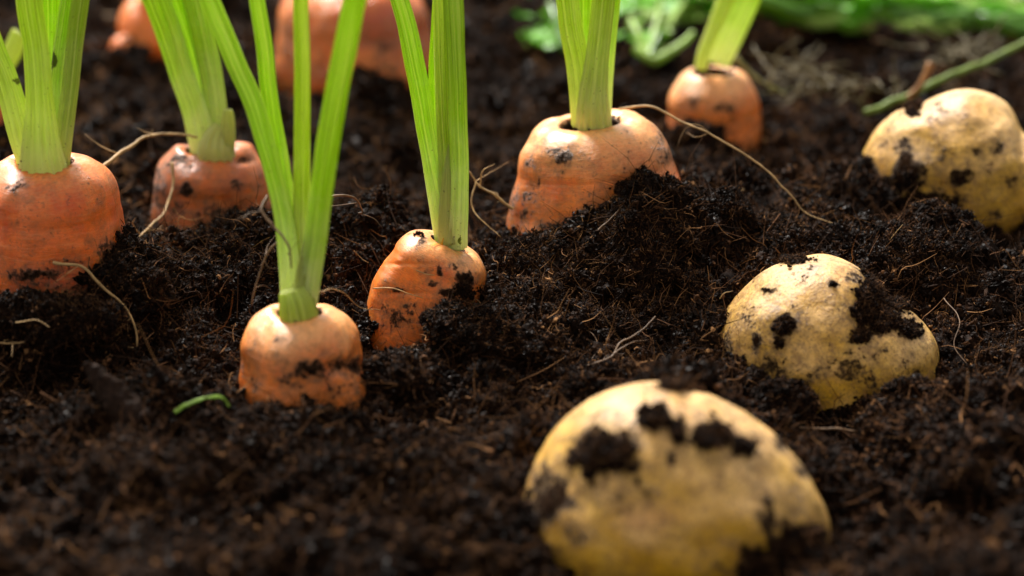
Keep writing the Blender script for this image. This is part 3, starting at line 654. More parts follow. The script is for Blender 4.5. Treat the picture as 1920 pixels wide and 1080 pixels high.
# ---- C7: large blurred one at the top
p = at(665, -40, 19.5)
c7, V7, N7 = carrot('very large blurred carrot with a red blush at the top of the photo', p, AX(0.0, 0.0), [(0, 2.45), (1.2, 2.72), (2.2, 2.62), (3.6, 2.15), (5.5, 1.2), (7.5, 0.4)], 0.9, 1.5, M_carrot, 14.7,
  [(720, 90, 26, 14, 0.5), (730, 130, 20, 12, 0.4), (540, 70, 30, 60, 0.3)], blush=[(715, 55, 90, 50, 0.9), (790, 60, 50, 50, 0.8)], soilline=1.2, dirt_amt=-0.1, nu=140, nv=120, pale_amt=0.35)
stalk(c7, [(650, -30, 19.4), (640, -120, 19.4), (625, -220, 19.5)], [60, 50, 44], M_stalk, seed=27, ext=2)
stalk(c7, [(680, -30, 19.5), (695, -120, 19.7), (720, -220, 20)], [60, 50, 44], M_stalk, seed=28, ext=2)
# ---- C9: beyond the left edge
p = at(-62, 165, 10.5)
c9, V9, N9 = carrot('carrot cut off by the left edge, only a sliver of skin showing', p, AX(0.0), [(0, 1.1), (1.0, 1.25), (2.2, 1.25), (4, 0.9), (6, 0.3)], 0.5, 0.6, M_carrot_deep, 16.9, [], dirt_amt=-0.1, nu=110, nv=90, soilline=1)
stalk(c9, [(-55, 165, 10.4), (-20, 140, 10.2), (15, 110, 10.0), (38, 60, 10.0)], [40, 36, 36, 30], M_sheath, seed=29, ext=0)

# ---- traced rounded bodies: potatoes and the knobbly far carrot
def body_traced(outline, cpx, Yc, depth, seed, nu=240, nv=150, bumpamp=0.10, dents=(), pwr=1.0):
    C = at(cpx[0], cpx[1], Yc); k = ppc(C)
    ox = np.array([(x - cpx[0]) / k for x, y in outline]); oy = np.array([(cpx[1] - y) / k for x, y in outline])
    ang = np.arctan2(oy, ox); rad = np.hypot(ox, oy); o = np.argsort(ang); ang, rad = ang[o], rad[o]
    aa = np.concatenate([ang - 2 * np.pi, ang, ang + 2 * np.pi]); rr = np.concatenate([rad] * 3)
    ph = np.linspace(-np.pi, np.pi, nu, endpoint=False); r = np.interp(ph, aa, rr)
    kn = np.exp(-np.linspace(-2.2, 2.2, 11) ** 2 / 2); kn /= kn.sum()
    r = np.convolve(np.concatenate([r[-5:], r, r[:5]]), kn, 'valid')
    ps = np.linspace(0.004, math.pi - 0.004, nv)
    sn = np.sin(ps) ** pwr
    V = C + (sn[:, None] * r[None, :])[..., None] * (np.cos(ph)[None, :, None] * RIGHT + np.sin(ph)[None, :, None] * UP) - (np.cos(ps) * depth)[:, None, None] * FWD
    V = V.reshape(-1, 3); Nr = vnormals(V, nu, nv); Nr = Nr if ((V - C) * Nr).sum() > 0 else -Nr
    rimfade = 1 - 0.7 * np.repeat(sn, nu) ** 6
    V = V + Nr * ((noise(V * 0.55 + seed) * 2.2 + noise(V * 1.5 + seed) * 0.8) * bumpamp * 0.8 * rimfade + noise(V * 5 + seed) * 0.008)[:, None]
    px, py = project(V); face = (Nr @ FWD) < 0.3
    for (x, y, rx, ry, h) in dents:
        V = V + Nr * (h * np.exp(-((px - x) / rx) ** 2 - ((py - y) / ry) ** 2) * face)[:, None]
    Nr2 = vnormals(V, nu, nv); Nr = Nr2 if (Nr2 * Nr).sum() > 0 else -Nr2
    return C, V, Nr, nu, nv
def potato(label, outline, cpx, Yc, depth, seed, stain, thick, gold=(), blush=(), dents=(), amt=0.0, size=0.4, ncl=900, **kw):
    C, V, Nr, nu, nv = body_traced(outline, cpx, Yc, depth, seed, dents=dents, **kw)
    st = spots(V, Nr, stain, seed); tk = spots(V, Nr, thick, seed + 4); veil = spots(V, Nr, [(x, y, 1.9 * a + 10, 1.9 * b + 10, min(1, 1.1 * w)) for x, y, a, b, w in list(stain) + list(thick)], seed + 2, 0.6)
    nz = fbm(V * 1.3 + seed, 4, 0.6)
    dirt = np.clip(np.maximum.reduce([st, tk, np.clip(nz * 0.6 + amt, 0, 1) * 0.55]), 0, 1)
    pale = np.clip(Nr[:, 2] * 0.9 - 0.1 + 0.4 * noise(V * 0.9 + seed), 0, 1) * 0.62  # skin facing up is lightened: light from above put into the colour
    g = spots(V, Nr, gold, seed + 2) if gold else np.zeros(len(V)); bl = spots(V, Nr, blush, seed + 8) if blush else np.zeros(len(V))
    root = thing('potato', label, 'potato', C - np.array([0, 0, depth]), 'potatoes half buried in the soil')
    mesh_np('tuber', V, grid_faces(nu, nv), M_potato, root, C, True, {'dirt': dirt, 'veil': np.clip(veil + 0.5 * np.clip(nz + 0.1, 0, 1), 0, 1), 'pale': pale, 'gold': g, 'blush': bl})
    cling(root, V, Nr, np.maximum(tk, np.clip(st - 0.6, 0, 1) * 0.4), ncl, size, int(seed * 7) + 5)
    return root, V, Nr
potato('largest blurred potato in the front, lowest in the photo',
  [(974, 980), (985, 910), (1010, 850), (1050, 795), (1100, 752), (1160, 725), (1220, 716), (1290, 724), (1350, 746), (1420, 790), (1480, 848), (1525, 905), (1552, 960), (1558, 1010), (1530, 1060), (1470, 1130), (1350, 1180), (1200, 1190), (1060, 1150), (990, 1070)],
  (1265, 945), -12.2, 2.7, 21.3,
  [(1030, 930, 42, 60, 0.8), (1000, 890, 16, 26, 0.5), (1130, 850, 64, 44, 0.9), (1225, 785, 26, 22, 0.9), (1335, 812, 40, 26, 0.9), (1270, 812, 14, 24, 0.7), (1257, 860, 12, 14, 0.7), (1395, 838, 18, 14, 0.9), (1462, 832, 14, 26, 0.6), (1505, 880, 20, 26, 0.6),
   (1440, 980, 16, 50, 0.7), (1490, 1020, 50, 40, 0.95), (1420, 1060, 40, 30, 0.8), (995, 1030, 16, 26, 0.8), (1280, 728, 60, 8, 0.7), (1100, 780, 30, 14, 0.4), (1150, 940, 50, 30, 0.3)],
  [(1140, 850, 50, 34, 0.9), (1225, 785, 22, 16, 0.9), (1335, 815, 32, 22, 0.9), (1295, 726, 55, 6, 0.9), (1395, 838, 14, 10, 0.8), (1500, 1030, 44, 34, 1.0), (1425, 1062, 34, 24, 0.9), (1272, 810, 9, 18, 0.7)],
  gold=[(1310, 950, 160, 110, 1.0), (1330, 1040, 140, 80, 1.0), (1080, 1010, 60, 60, 0.5)], blush=[(1215, 970, 60, 26, 0.7)], dents=[(1290, 740, 24, 16, -0.12)], amt=0.10, size=0.7, ncl=1300)
potato('sharp yellow potato speckled with soil, peat heaped over its right lobe',
  [(1322, 700), (1334, 625), (1358, 583), (1398, 538), (1440, 502), (1490, 482), (1540, 475), (1585, 490), (1620, 515), (1655, 555), (1700, 580), (1735, 610), (1757, 650), (1757, 700), (1740, 770), (1690, 840), (1600, 880), (1480, 870), (1372, 810), (1330, 760)],
  (1545, 665), -4.2, 2.3, 25.9,
  [(1470, 610, 20, 20, 1.0), (1460, 640, 12, 14, 0.8), (1400, 595, 22, 20, 0.55), (1415, 640, 14, 26, 0.7), (1562, 534, 12, 7, 0.8), (1442, 545, 16, 6, 0.7), (1580, 690, 50, 26, 0.45), (1640, 600, 44, 28, 0.8), (1700, 620, 24, 16, 0.85), (1360, 650, 30, 60, 0.40), (1590, 660, 20, 8, 0.45), (1450, 690, 40, 26, 0.5),
   (1600, 520, 22, 10, 0.6), (1720, 702, 8, 8, 0.5), (1510, 740, 16, 12, 0.5)],
  [(1472, 610, 14, 16, 0.9), (1460, 642, 7, 9, 0.7), (1640, 590, 32, 15, 1.0), (1625, 560, 22, 26, 0.9), (1612, 625, 14, 14, 0.9), (1660, 605, 30, 14, 1.0), (1705, 620, 17, 14, 1.0), (1480, 488, 50, 7, 0.6), (1640, 530, 18, 34, 1.0), (1562, 534, 8, 4, 0.5), (1690, 570, 44, 10, 0.9), (1442, 545, 9, 4, 0.4)],
  gold=[(1560, 600, 140, 70, 0.8), (1520, 720, 120, 60, 0.9)], dents=[(1632, 600, 34, 60, -0.22), (1722, 705, 22, 14, -0.10)], amt=0.16, size=0.42, ncl=2600, nu=320, nv=200)
potato('blurred notched potato at the right edge, behind the sharp one',
  [(1604, 370), (1610, 320), (1622, 275), (1650, 232), (1690, 203), (1722, 199), (1745, 187), (1790, 170), (1840, 172), (1885, 195), (1910, 235), (1940, 275), (1985, 300), (2000, 350), (1980, 400), (1920, 440), (1840, 470), (1740, 470), (1650, 440)],
  (1790, 325), 5.8, 2.3, 29.4,
  [(1712, 208, 12, 14, 0.9), (1700, 320, 40, 40, 0.75), (1800, 330, 20, 16, 0.8), (1740, 380, 60, 26, 0.8), (1640, 330, 16, 20, 0.7), (1660, 270, 14, 12, 0.5), (1690, 270, 14, 18, 0.7), (1830, 285, 10, 8, 0.6), (1870, 280, 16, 10, 0.6), (1660, 400, 50, 30, 0.7), (1760, 220, 40, 14, 0.35), (1895, 340, 20, 16, 0.5)],
  [(1712, 205, 12, 12, 1.0), (1740, 385, 50, 18, 0.7), (1690, 345, 26, 22, 0.6)],
  gold=[(1790, 260, 60, 40, 0.9), (1840, 310, 60, 40, 0.4)], dents=[(1725, 212, 14, 18, -0.06), (1920, 300, 14, 60, -0.15), (1720, 265, 30, 24, -0.06)], amt=0.2, size=0.5, ncl=700, nu=220, nv=130)
C, V, Nr, nu, nv = body_traced([(226, 70), (222, 40), (232, 12), (250, -6), (275, -4), (300, 15), (312, 50), (316, 90), (305, 125), (270, 150), (240, 145), (214, 120), (208, 92), (215, 76)], (265, 70), 23, 0.95, 31.0, 120, 80, 0.04)
c8 = thing('carrot', 'knobbly far carrot with a round lump low on its left side', 'carrot', C - np.array([0, 0, 1.5]), 'carrots growing in the soil')
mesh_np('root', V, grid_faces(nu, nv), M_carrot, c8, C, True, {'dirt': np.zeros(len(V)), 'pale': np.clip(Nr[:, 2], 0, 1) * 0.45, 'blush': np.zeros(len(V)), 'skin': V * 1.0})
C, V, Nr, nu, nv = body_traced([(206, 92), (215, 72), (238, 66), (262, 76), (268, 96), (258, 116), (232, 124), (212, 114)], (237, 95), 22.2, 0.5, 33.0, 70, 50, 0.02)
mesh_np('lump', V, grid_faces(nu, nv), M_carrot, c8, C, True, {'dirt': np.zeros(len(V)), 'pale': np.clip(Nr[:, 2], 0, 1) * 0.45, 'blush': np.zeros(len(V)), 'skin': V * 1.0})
stalk(c8, [(268, 0, 23), (262, -60, 23), (250, -130, 23)], [26, 24, 22], M_stalk, seed=35, ext=2)

# ------------------------------------------------------------------ big clods of peat lying on the bed
def clod(label, c, r, peak, seed, ncr, tilt=0.0, dz=0.0):
    C0 = at(*c) + [0, 0, dz]; v, f = ico(5); rx, ry, rz = r
    d = v * [rx, ry, rz]
    if peak: d = d * np.stack([1 - peak * np.clip(v[:, 2], 0, 1), 1 - peak * np.clip(v[:, 2], 0, 1), 1 + 0.35 * peak * np.clip(v[:, 2], 0, 1)], 1)
    ct, st_ = math.cos(tilt), math.sin(tilt); d = d @ np.array([[ct, 0, st_], [0, 1, 0], [-st_, 0, ct]])
    q = d + seed * 5
    n_ = v * (0.30 * noise(q * 1.1) + 0.20 * noise(q * 2.6 + 9) + 0.09 * noise(q * [7, 7, 3.5]) + 0.045 * noise(q * 13))[:, None]
    V = C0 + d + n_
    t = thing('peat_clod', label, 'soil clod', C0 - np.array([0, 0, rz]), 'big clods of peat')
    mesh_np('clod_body', V, f, M_soil, t, C0)
    rr = np.random.default_rng(seed); idx = rr.choice(len(V), ncr)
    nn = (V[idx] - C0); nn /= np.linalg.norm(nn, axis=1)[:, None]
    cloud('clinging_soil', V[idx] + nn * rr.uniform(-0.05, 0.06, (ncr, 1)), 0.25 + 0.9 * rr.random(ncr) ** 3, t, seed + 60)
clod('peaked clod standing highest at the centre, in front of the widest carrot', (1195, 500, -1.9), (1.05, 0.8, 1.15), 0.6, 1, 1600, 0.1)
clod('long ragged clod just right of the tilted carrot, in front of its buried side', (905, 632, -4.9), (1.45, 0.7, 0.42), 0.0, 2, 1300, -0.34)
clod('clod piled against the right flank of the widest carrot', (1225, 400, -0.7), (1.15, 0.55, 0.60), 0.35, 3, 900)
clod('clod on the ridge just behind the right lobe of the sharp potato', (1690, 490, -1.6), (0.95, 0.7, 0.62), 0.2, 4, 1000, 0.3)
clod('broad clod at the left edge, in front of the deep orange carrot', (85, 600, -5.6), (1.5, 0.7, 0.50), 0.0, 5, 1500)
clod('clod pressed against the lower left of the sharp potato', (1450, 768, -7.1), (0.8, 0.55, 0.40), 0.1, 6, 800, 0.3)
clod('small clod at the lower right foot of the sharp potato', (1690, 770, -7.1), (0.62, 0.45, 0.38), 0.1, 7, 500)
clod('low clod between the tilted carrot and the widest carrot', (1010, 480, -1.6), (0.85, 0.6, 0.38), 0.1, 8, 800)

# ------------------------------------------------------------------ loose peat over the terrain
px, py = project(SV)
vis = (px > -260) & (px < 2180) & (py > -120) & (py < 1260) & (SV[:, 1] > -22) & (SV[:, 1] < 44)
dist = np.linalg.norm(SV - CAM, axis=1)
pr = np.where(vis, Ar, 0) * np.interp(SV[:, 1], [-16, -8, 2, 12, 40], [0.8, 1.2, 1.2, 0.5, 0.25])
n1 = 60000
idx = rng.choice(len(SV), n1, p=pr / pr.sum())
far = np.interp(SV[idx, 1], [2, 30], [1, 1.7])
Pc = SV[idx] + Nn[idx] * rng.uniform(-0.08, 0.06, (n1, 1)) + rng.normal(0, 0.03, (n1, 3))
Sc = (0.30 + 1.9 * rng.random(n1) ** 4.0) * far
# lumps of stuck-together crumbs, half sunk in the surface
OBJ = np.array([at(562, 590, -7)[:2], at(842, 462, -2.8)[:2], at(770, 560, -3.2)[:2], at(1110, 226, 1.8)[:2], at(84, 310, -3)[:2], at(392, 280, 4.6)[:2], at(1336, 132, 12.6)[:2], at(665, 0, 19)[:2], at(1265, 945, -12.2)[:2], at(1200, 945, -12.2)[:2], at(1400, 945, -12.2)[:2], at(1545, 650, -4.2)[:2], at(1640, 650, -4.2)[:2], at(1450, 650, -4.2)[:2], at(1790, 325, 5.8)[:2]])
OR_ = np.array([1.5, 1.4, 1.2, 2.5, 1.9, 1.8, 1.6, 2.8, 2.9, 2.7, 2.0, 2.3, 1.8, 1.8, 2.6])
ci_ = rng.choice(len(SV), 1500, p=pr / pr.sum()); LP, LS = [], []
for i in ci_:
    R_ = 0.16 + 0.62 * rng.random() ** 2.4; c_ = SV[i]
    gap = (np.hypot(OBJ[:, 0] - c_[0], OBJ[:, 1] - c_[1]) - OR_).min()
    if gap < 0.9: R_ = min(R_, 0.16 + 0.25 * max(0, gap))
    m = int(18 + 150 * R_ ** 1.6); d = rng.normal(size=(m, 3)); d /= np.linalg.norm(d, axis=1)[:, None]; d[:, 2] = np.abs(d[:, 2]) * 1.0 - 0.15
    sh_ = R_ * np.array([rng.uniform(0.7, 1.3), rng.uniform(0.7, 1.2), rng.uniform(0.6, 1.15)])
    ra = (1 + 0.35 * noise(d * 1.6 + c_ * 3))[:, None] * rng.uniform(0.75, 1.05, (m, 1))
    LP.append(c_ + d * sh_ * ra); LS.append(rng.uniform(0.35, 1.1, m) * (0.6 + 0.5 * R_))
Pc = np.vstack([Pc] + LP); Sc = np.concatenate([Sc] + LS); print('crumb instances', len(Pc))
cr = cloud('soil_crumbs', Pc, Sc, None, 77)
cr['label'] = 'loose crumbs and fibres of dark peat covering the bed'

# ------------------------------------------------------------------ single roots, twigs and fragments lying on the bed
def strand(label, pts, r, mat, cat='root', name='root_fibre', group=None, parent=None, branches=(), wob=0.05, lift=0.0, nu=7, n=60):
    P = np.array([at(*p) for p in pts]); P[:, 2] += lift
    r = r * 0.78; rr = np.linspace(1, 0.5, len(P)) * r if np.ndim(r) == 0 else np.array(r)
    geo = [tube_geo(P, rr, nu, n, wob, P[0, 0])]
    for b in branches:
        Q = np.array([at(*p) for p in b]); geo.append(tube_geo(Q, np.linspace(r * 0.6, r * 0.2, len(Q)), nu, 30, wob, Q[0, 0]))
    if r > 0.022 and name not in ('twig', 'green_sprout'):
        rh_ = random.Random(int(P[0, 0] * 100) + n)
        C_ = smooth_path(P, 60)
        for k in range(3):
            q = C_[rh_.randint(8, 56)]; v = np.array([rh_.gauss(0, 1), rh_.gauss(0, 1), rh_.gauss(0, 0.5)]) * rh_.uniform(0.1, 0.3); w_ = np.array([rh_.gauss(0, 1), rh_.gauss(0, 1), rh_.gauss(0, 1)]) * 0.12
            geo.append(tube_geo([q, q + v, q + 2 * v + w_], [r * 0.35, r * 0.22, r * 0.08], 5, 10))
    V, F = join_geo(geo); V = V + 0.25 * r * np.stack([noise(V * 9 + 3 * k) for k in range(3)], 1)
    o = mesh_np(name, V, F, mat, parent, P[0])
    if parent is None: tag(o, label, cat, group)
    return o
strand('long tan root running from the widest carrot over the peat to the right', [(1160, 204, 2.3), (1215, 200, 1.9), (1290, 232, 1.4), (1350, 263, 1.1), (1420, 305, 0.9), (1470, 352, 0.6), (1510, 398, 0.4), (1580, 424, 0.2)], 0.042, M_root)
strand('tan root bent over the gap between the left edge carrot and the second row', [(186, 315, 0.6), (230, 283, 1.6), (275, 256, 2.6), (330, 250, 3.2), (372, 257, 3.2)], 0.07, M_root)
strand('', [(322, 305, 3.0), (324, 350, 2.6), (305, 400, 1.8), (270, 435, 0.6), (222, 466, -1.5)], 0.055, M_root, parent=c5, name='rootlet', branches=[[(262, 440, 0.4), (248, 420, 0.3), (255, 408, 0.2)]])
strand('', [(100, 489, -4.85), (155, 502, -4.9), (200, 545, -5.0), (238, 582, -5.2), (258, 630, -5.5), (256, 690, -5.8)], 0.05, M_root, parent=c4, name='rootlet', branches=[[(256, 655, -5.6), (228, 646, -5.5), (206, 628, -5.4), (212, 612, -5.4)]])
strand('brown kinked rootlet curling in front of the splayed stalks', [(500, 366, -6.2), (492, 395, -6.5), (515, 425, -6.8), (540, 460, -7.2), (546, 505, -7.5)], 0.05, M_root_dark)
strand('thin brown root hanging behind the front carrot to its left', [(541, 438, -5.6), (505, 470, -5.8), (484, 520, -6.0), (473, 570, -6.2)], 0.038, M_root_dark)
strand('fine pale thread bridging the front carrot and the tilted carrot', [(596, 547, -6.6), (622, 541, -6.2), (648, 552, -5.6), (672, 574, -4.9), (716, 583, -3.9)], 0.02, M_root)
strand('', [(700, 541, -3.75), (735, 541, -3.85), (770, 552, -3.9), (800, 562, -3.9)], 0.022, M_root, parent=c2, name='rootlet', wob=0.02)
strand('', [(735, 480, -3.0), (765, 500, -3.55), (800, 514, -3.8), (815, 516, -3.85)], 0.022, M_root, parent=c2, name='rootlet', wob=0.02)
strand('', [(962, 392, 0.2), (930, 368, 0.2), (897, 345, 0.4), (880, 322, 0.5)], 0.055, M_root, parent=c3, name='rootlet', branches=[[(900, 348, 0.4), (905, 320, 0.4), (928, 306, 0.3)], [(893, 340, 0.4), (884, 378, 0.1), (902, 412, -0.3), (940, 446, -0.7)]])
strand('', [(1288, 366, 1.4), (1320, 366, 1.5), (1360, 364, 1.9), (1396, 354, 2.4)], 0.05, M_root, parent=c3, name='rootlet')
strand('short tan root lying behind the stalks of the front carrot', [(676, 433, 0.2), (705, 423, 0.2), (748, 424, 0.4)], 0.045, M_root)
strand('hooked brown rootlet on the peat just right of the splayed stalks', [(600, 372, -2.6), (635, 366, -2.5), (664, 372, -2.3), (678, 396, -2.2), (672, 402, -2.2)], 0.045, M_root_dark)
strand('dark straight twig lying between the two front potatoes', [(1466, 798, -7.8), (1540, 803, -7.8), (1590, 808, -7.8), (1635, 810, -7.7)], 0.055, M_root_dark, 'twig', 'twig')
strand('brown forked root in the hollow of the central peat slope', [(1085, 690, -6.4), (1145, 670, -5.9), (1165, 640, -5.5), (1200, 622, -5.1), (1228, 594, -4.6)], 0.04, M_root_dark, branches=[[(1150, 665, -5.9), (1185, 640, -5.6), (1215, 640, -5.3)]])
strand('reddish woody splinter leaning against the heap by the widest carrot', [(1122, 432, -1.6), (1140, 415, -1.5), (1168, 386, -1.3)], 0.045, M_root_dark, 'twig', 'twig', wob=0.02)
strand('short pale thread standing up left of the sharp potato', [(1350, 560, -4.2), (1358, 548, -4.2), (1374, 543, -4.2)], 0.018, M_root)
strand('pale thread on the peat ridge above the sharp potato', [(1665, 455, -1.6), (1676, 440, -1.8), (1692, 421, -1.9)], 0.02, M_root)
strand('pale rootlet at the left edge below the mound', [(-20, 640, -6.4), (20, 643, -6.4), (45, 640, -6.4)], 0.03, M_root)
strand('wavy pale rootlet right of the sharp potato near the photo edge', [(1795, 740, -6.3), (1830, 765, -6.5), (1860, 758, -6.4), (1900, 790, -6.8), (1930, 795, -6.8)], 0.022, M_root)
strand('thin root hanging in the dark hollow behind the front carrot', [(326, 560, -3.2), (334, 585, -3.5), (341, 600, -3.6), (334, 613, -3.8)], 0.03, M_root)
sp = strand('small bright green bent sprout left of the front carrot', [(330, 772, -9.7), (350, 757, -9.7), (380, 747, -9.6), (405, 744, -9.5), (420, 747, -9.4), (428, 762, -9.3)], 0.055, M_leaf_pale, 'sprout', 'green_sprout')
strand('', [(828, 462, -3.05), (829, 455, -3.1), (831, 447, -3.1)], 0.04, plain('yellow_sliver', (0.75, 0.42, 0.02), 0.5), parent=c2, name='dead_sheath', wob=0.0)
strand('pale brown straw lying in the dark background, top left', [(160, 22, 29), (190, 28, 28.5), (220, 30, 28.2)], 0.12, M_root, 'straw', 'straw')
strand('tan forked root fragment on the peat above the ridge', [(1280, 405, -0.2), (1310, 398, 0.1), (1345, 402, 0.2), (1370, 398, 0.3)], 0.04, M_root)
strand('thin tan root curving across the slope below the central peak', [(1050, 640, -4.7), (1095, 618, -4.5), (1120, 650, -5.0), (1090, 700, -6.0)], 0.022, M_root_dark)
strand('pale rootlet standing out of the left mound', [(30, 605, -6.5), (65, 600, -6.7), (95, 612, -6.9)], 0.02, M_root)
strand('long thin root running down the peat right of the sharp potato', [(1770, 560, -3.2), (1800, 600, -4.0), (1790, 650, -4.6), (1830, 700, -5.4)], 0.02, M_root_dark)
# bark chip standing in the peat
P = np.array([at(160, 680, -9.0), at(178, 700, -9.05), at(205, 735, -9.2), at(262, 800, -9.6)])
V, F = tube_geo(P, [0.07, 0.20, 0.30, 0.42], 24, 70, 0.06, 3.0)
ctr = np.repeat(V[:70 * 24].reshape(70, 24, 3).mean(1), 24, 0); dv_ = V[:70 * 24] - ctr; dv_[:, 1] *= 0.45
V[:70 * 24] = ctr + dv_ * (1 + 0.35 * noise(V[:70 * 24] * [5, 5, 2.0]) + 0.25 * noise(V[:70 * 24] * 11))[:, None]
tag(mesh_np('bark_chip', V, F, M_bark, None, P[-1]), 'dark bark chip leaning up out of the peat at the left', 'bark chip')
P = np.array([at(385, 880, -12.5), at(470, 850, -12.2), at(560, 815, -12.0)]) + [0, 0, 0.25]

# ------------------------------------------------------------------ greens in the background
def leaflet(parent, c, size, yaw, tilt, roll, mat, seed):
    r = np.random.default_rng(seed); m = 46; th = np.linspace(0, 2 * np.pi, m, endpoint=False)
    rad = size * (0.55 + 0.25 * np.abs(np.cos(1.5 * th)) + 0.07 * np.abs(np.cos(7.5 * th + r.random())) ) * (1 - 0.2 * (np.cos(th) < -0.8))
    rings = []
    for f in (0.02, 0.4, 0.75, 1.0):
        x = rad * f * np.cos(th); y = rad * f * np.sin(th)
        z = 0.22 * np.abs(y) - 0.16 * (x * x) / size + 0.07 * size * np.sin(3 * th + seed) * f
        rings.append(np.stack([x, y, z], 1))
    top = np.vstack(rings); V = np.vstack([top, top - [0, 0, 0.03]])
    F = grid_faces(m, 4); F = np.vstack([F, F[:, ::-1] + len(top)])
    k = 3 * m; rim = np.array([[k + j, k + (j + 1) % m, k + (j + 1) % m + len(top), k + j + len(top)] for j in range(m)])[:, ::-1]
    cy, sy, ct, st_, cr_, sr = math.cos(yaw), math.sin(yaw), math.cos(tilt), math.sin(tilt), math.cos(roll), math.sin(roll)
    Rz = np.array([[cy, -sy, 0], [sy, cy, 0], [0, 0, 1]]); Ry = np.array([[ct, 0, st_], [0, 1, 0], [-st_, 0, ct]]); Rx = np.array([[1, 0, 0], [0, cr_, -sr], [0, sr, cr_]])
    return mesh_np('leaf', V @ (Rz @ Ry @ Rx).T + c, np.vstack([F, rim]), mat, parent, c)
def sprig(label, base, tips, seed, n_leaf, mats):
    t = thing('parsley_sprig', label, 'herb sprig', at(*base), 'green herb sprigs behind the carrots')
    r = random.Random(seed)
    for tp in tips:
        a, b = at(*base), at(*tp); mid = (a + b) / 2 + np.array([r.uniform(-.4, .4), 0, r.uniform(0.2, 0.8)])
        V, F = tube_geo([a, mid, b], [0.16, 0.12, 0.07], 8, 24, 0.05, seed); mesh_np('stem', V, F, M_stalk_dark if r.random() < 0.3 else M_leaf_pale, t, a)
        for k in range(n_leaf):
            c = b + np.array([r.uniform(-1.1, 1.1), r.uniform(-0.9, 1.3), r.uniform(-0.35, 0.7)])
            leaflet(t, c, r.uniform(0.5, 0.95), r.uniform(0, 6.28), r.uniform(-0.5, 0.5), r.uniform(-0.6, 0.6), r.choice(mats), seed * 31 + k + len(tips))
    return t
sprig('bright green parsley sprig at the top, between the widest carrot and the back right one', (1215, 112, 20.5), [(1180, 30, 24), (1240, 20, 25), (1290, 15, 26), (1230, 60, 22.5), (1290, -20, 28)], 3, 6, [M_leaf, M_leaf, M_leaf_pale])
sprig('small dark green sprig behind the stalks of the widest carrot, on their left', (1060, 95, 21), [(1030, 15, 25), (1050, 60, 23)], 8, 4, [M_leaf])
strand('pale curved leaf stalk lying under the parsley sprig', [(1195, 90, 19.5), (1225, 112, 19.0), (1265, 92, 19.2), (1300, 62, 20)], 0.24, M_leaf_pale, 'stalk', 'fallen_leaf_stalk')
sprig('green leaf scrap at the top, left of the knobbly far carrot', (330, 12, 27), [(350, 0, 28.5)], 12, 3, [M_leaf])
b = thing('greens_bunch', 'bunch of long green stalks lying across the top right corner', 'bunch of greens', at(1650, 60, 27))
rb = random.Random(5)
for k in range(60):
    y0 = rb.uniform(24.5, 34); lay = rb.random()
    bx = [1330 + rb.uniform(0, 90), 1480, 1600, 1730, 1850, 2010]
    lo = [0, 42, 54, 58, 70, 84]
    up = lay * 60 + (y0 - 24.5) * 6.0
    P = [(x, l - up + rb.uniform(-9, 5), y0 + rb.uniform(-0.7, 0.7)) for x, l in zip(bx, lo)]
    P = np.array([at(*q) for q in P]); V, F = tube_geo(P, np.full(6, rb.uniform(0.12, 0.30)), 8, 40, 0.35, k * 3.1)
    mesh_np('leaf_stalk', V, F, rb.choice([M_leaf, M_leaf, M_stalk_dark, M_stalk_dark, M_leaf_pale]), b, P[0])
# dry stem with its withered roots
d = thing('dry_stem', 'olive stem slanting out of the peat behind the notched potato', 'stem', at(1625, 212, 11.5))
P = np.array([at(1622, 212, 11.5), at(1700, 182, 12.2), at(1780, 142, 13.2), at(1850, 116, 14), (at(1935, 72, 15))]); V, F = tube_geo(P, [0.10, 0.11, 0.10, 0.10, 0.10], 10, 50, 0.06, 2); mesh_np('stem', V, F, M_stalk_dark if False else plain('olive_stem', (0.15, 0.22, 0.030), 0.5, 300, 0.4, 0.2), d, P[0])
P = np.array([at(1700, 182, 12.1), at(1722, 165, 12.2), at(1745, 118, 12.4)]); V, F = tube_geo(P, [0.07, 0.09, 0.13], 8, 16, 0.05, 4); mesh_np('side_shoot', V, F, plain('rust_shoot', (0.28, 0.12, 0.03), 0.6), d, P[0])
strand('short olive stem on the peat right of the small back carrot', [(1380, 108, 13.2), (1405, 135, 13.0), (1440, 160, 12.8), (1475, 178, 12.6)], 0.10, plain('olive_stem_b', (0.14, 0.13, 0.03), 0.5), 'stem', 'broken_shoot')
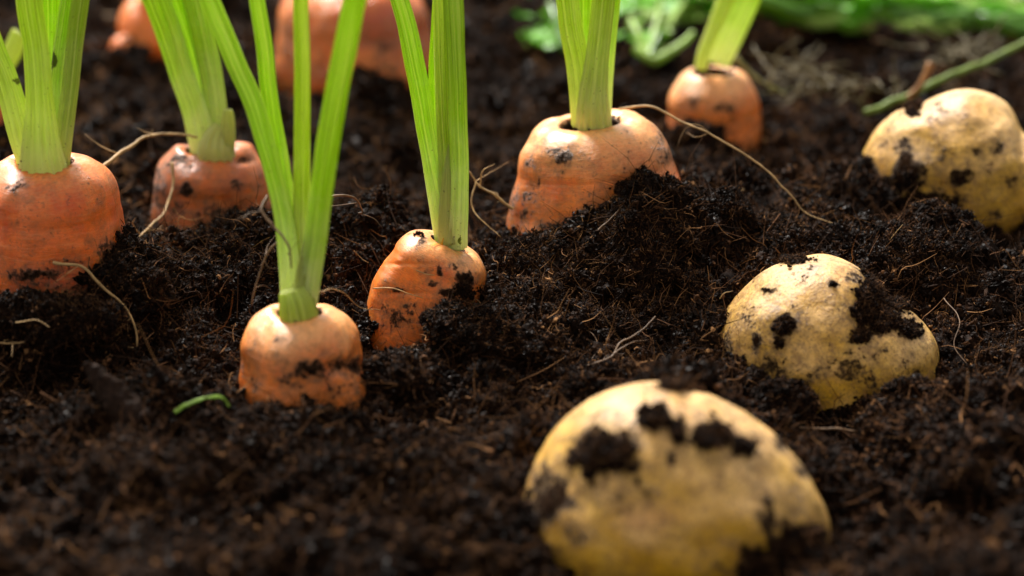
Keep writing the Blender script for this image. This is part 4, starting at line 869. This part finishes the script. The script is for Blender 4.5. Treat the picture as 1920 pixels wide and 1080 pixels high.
def tangle(label, c, ext, n, seed, mat):
    r = random.Random(seed); C0 = at(*c); geo = []
    for k in range(n):
        p = C0 + np.array([r.gauss(0, ext[0]), r.gauss(0, ext[1]), abs(r.gauss(0, ext[2]))]); q = [p]
        v = np.array([r.gauss(0, 1), r.gauss(0, 1), r.gauss(0, 0.6)]) * 0.14
        for j in range(4):
            v = v + np.array([r.gauss(0, .12), r.gauss(0, .12), r.gauss(0, .09)]); q.append(q[-1] + v * 0.8)
        geo.append(tube_geo(q, np.linspace(r.uniform(0.03, 0.08), 0.02, 5), 5, 14))
    V, F = join_geo(geo); tag(mesh_np('root_tangle', V, F, mat, None, C0), label, 'dry roots')
tangle('curly tan root tangle on the peat between the small carrot and the notched potato', (1570, 165, 13), (0.9, 0.45, 0.10), 34, 3, M_moss)
tangle('smaller brown root tangle left of the curly tan one', (1480, 135, 15), (0.5, 0.4, 0.1), 26, 4, M_moss)
tangle('withered root clump on the peat at the upper right, above the olive stem', (1800, 108, 16.5), (0.5, 0.4, 0.25), 40, 5, M_moss)

# hair-fine fibres all over the peat
geo = []; rf = np.random.default_rng(9)
pr2 = np.where((px > -60) & (px < 1980) & (py > 0) & (py < 1120) & (Nn[:, 2] > 0.1), Ar, 0) * np.interp(SV[:, 1], [-16, -8, 3, 14, 30], [0.6, 1.2, 1.2, 0.4, 0.15])
fi = rf.choice(len(SV), 1600, p=pr2 / pr2.sum()); tints = []
for i in fi:
    a = rf.normal(size=3); a[2] = abs(a[2]) * 0.45 + 0.1; a /= np.linalg.norm(a); ln = 0.35 + 1.1 * rf.random() ** 2.5
    b_ = rf.normal(size=3) * 0.55; c_ = rf.normal(size=3) * 0.6
    pts = [SV[i] + Nn[i] * 0.10 + a * ln * t + b_ * ln * t * t + c_ * ln * math.sin(t * 6) * 0.3 for t in (0, .33, .66, 1)]
    w = 0.005 + 0.009 * rf.random() ** 3
    g = tube_geo(pts, [w, w * 1.1, w * 0.9, w * 0.3], 3, 9); geo.append(g); tints.append(np.full(len(g[0]), rf.choice([0.72, 0.82, 0.9, 0.95, 1.0], p=[.3, .3, .2, .14, .06])))
V, F = join_geo(geo)
o = mesh_np('peat_fibres', V, F, M_crumb, None, np.zeros(3), True, {'tint': np.concatenate(tints)}); o['kind'] = 'stuff'
o['label'] = 'hair-fine brown root fibres sticking out of the peat'
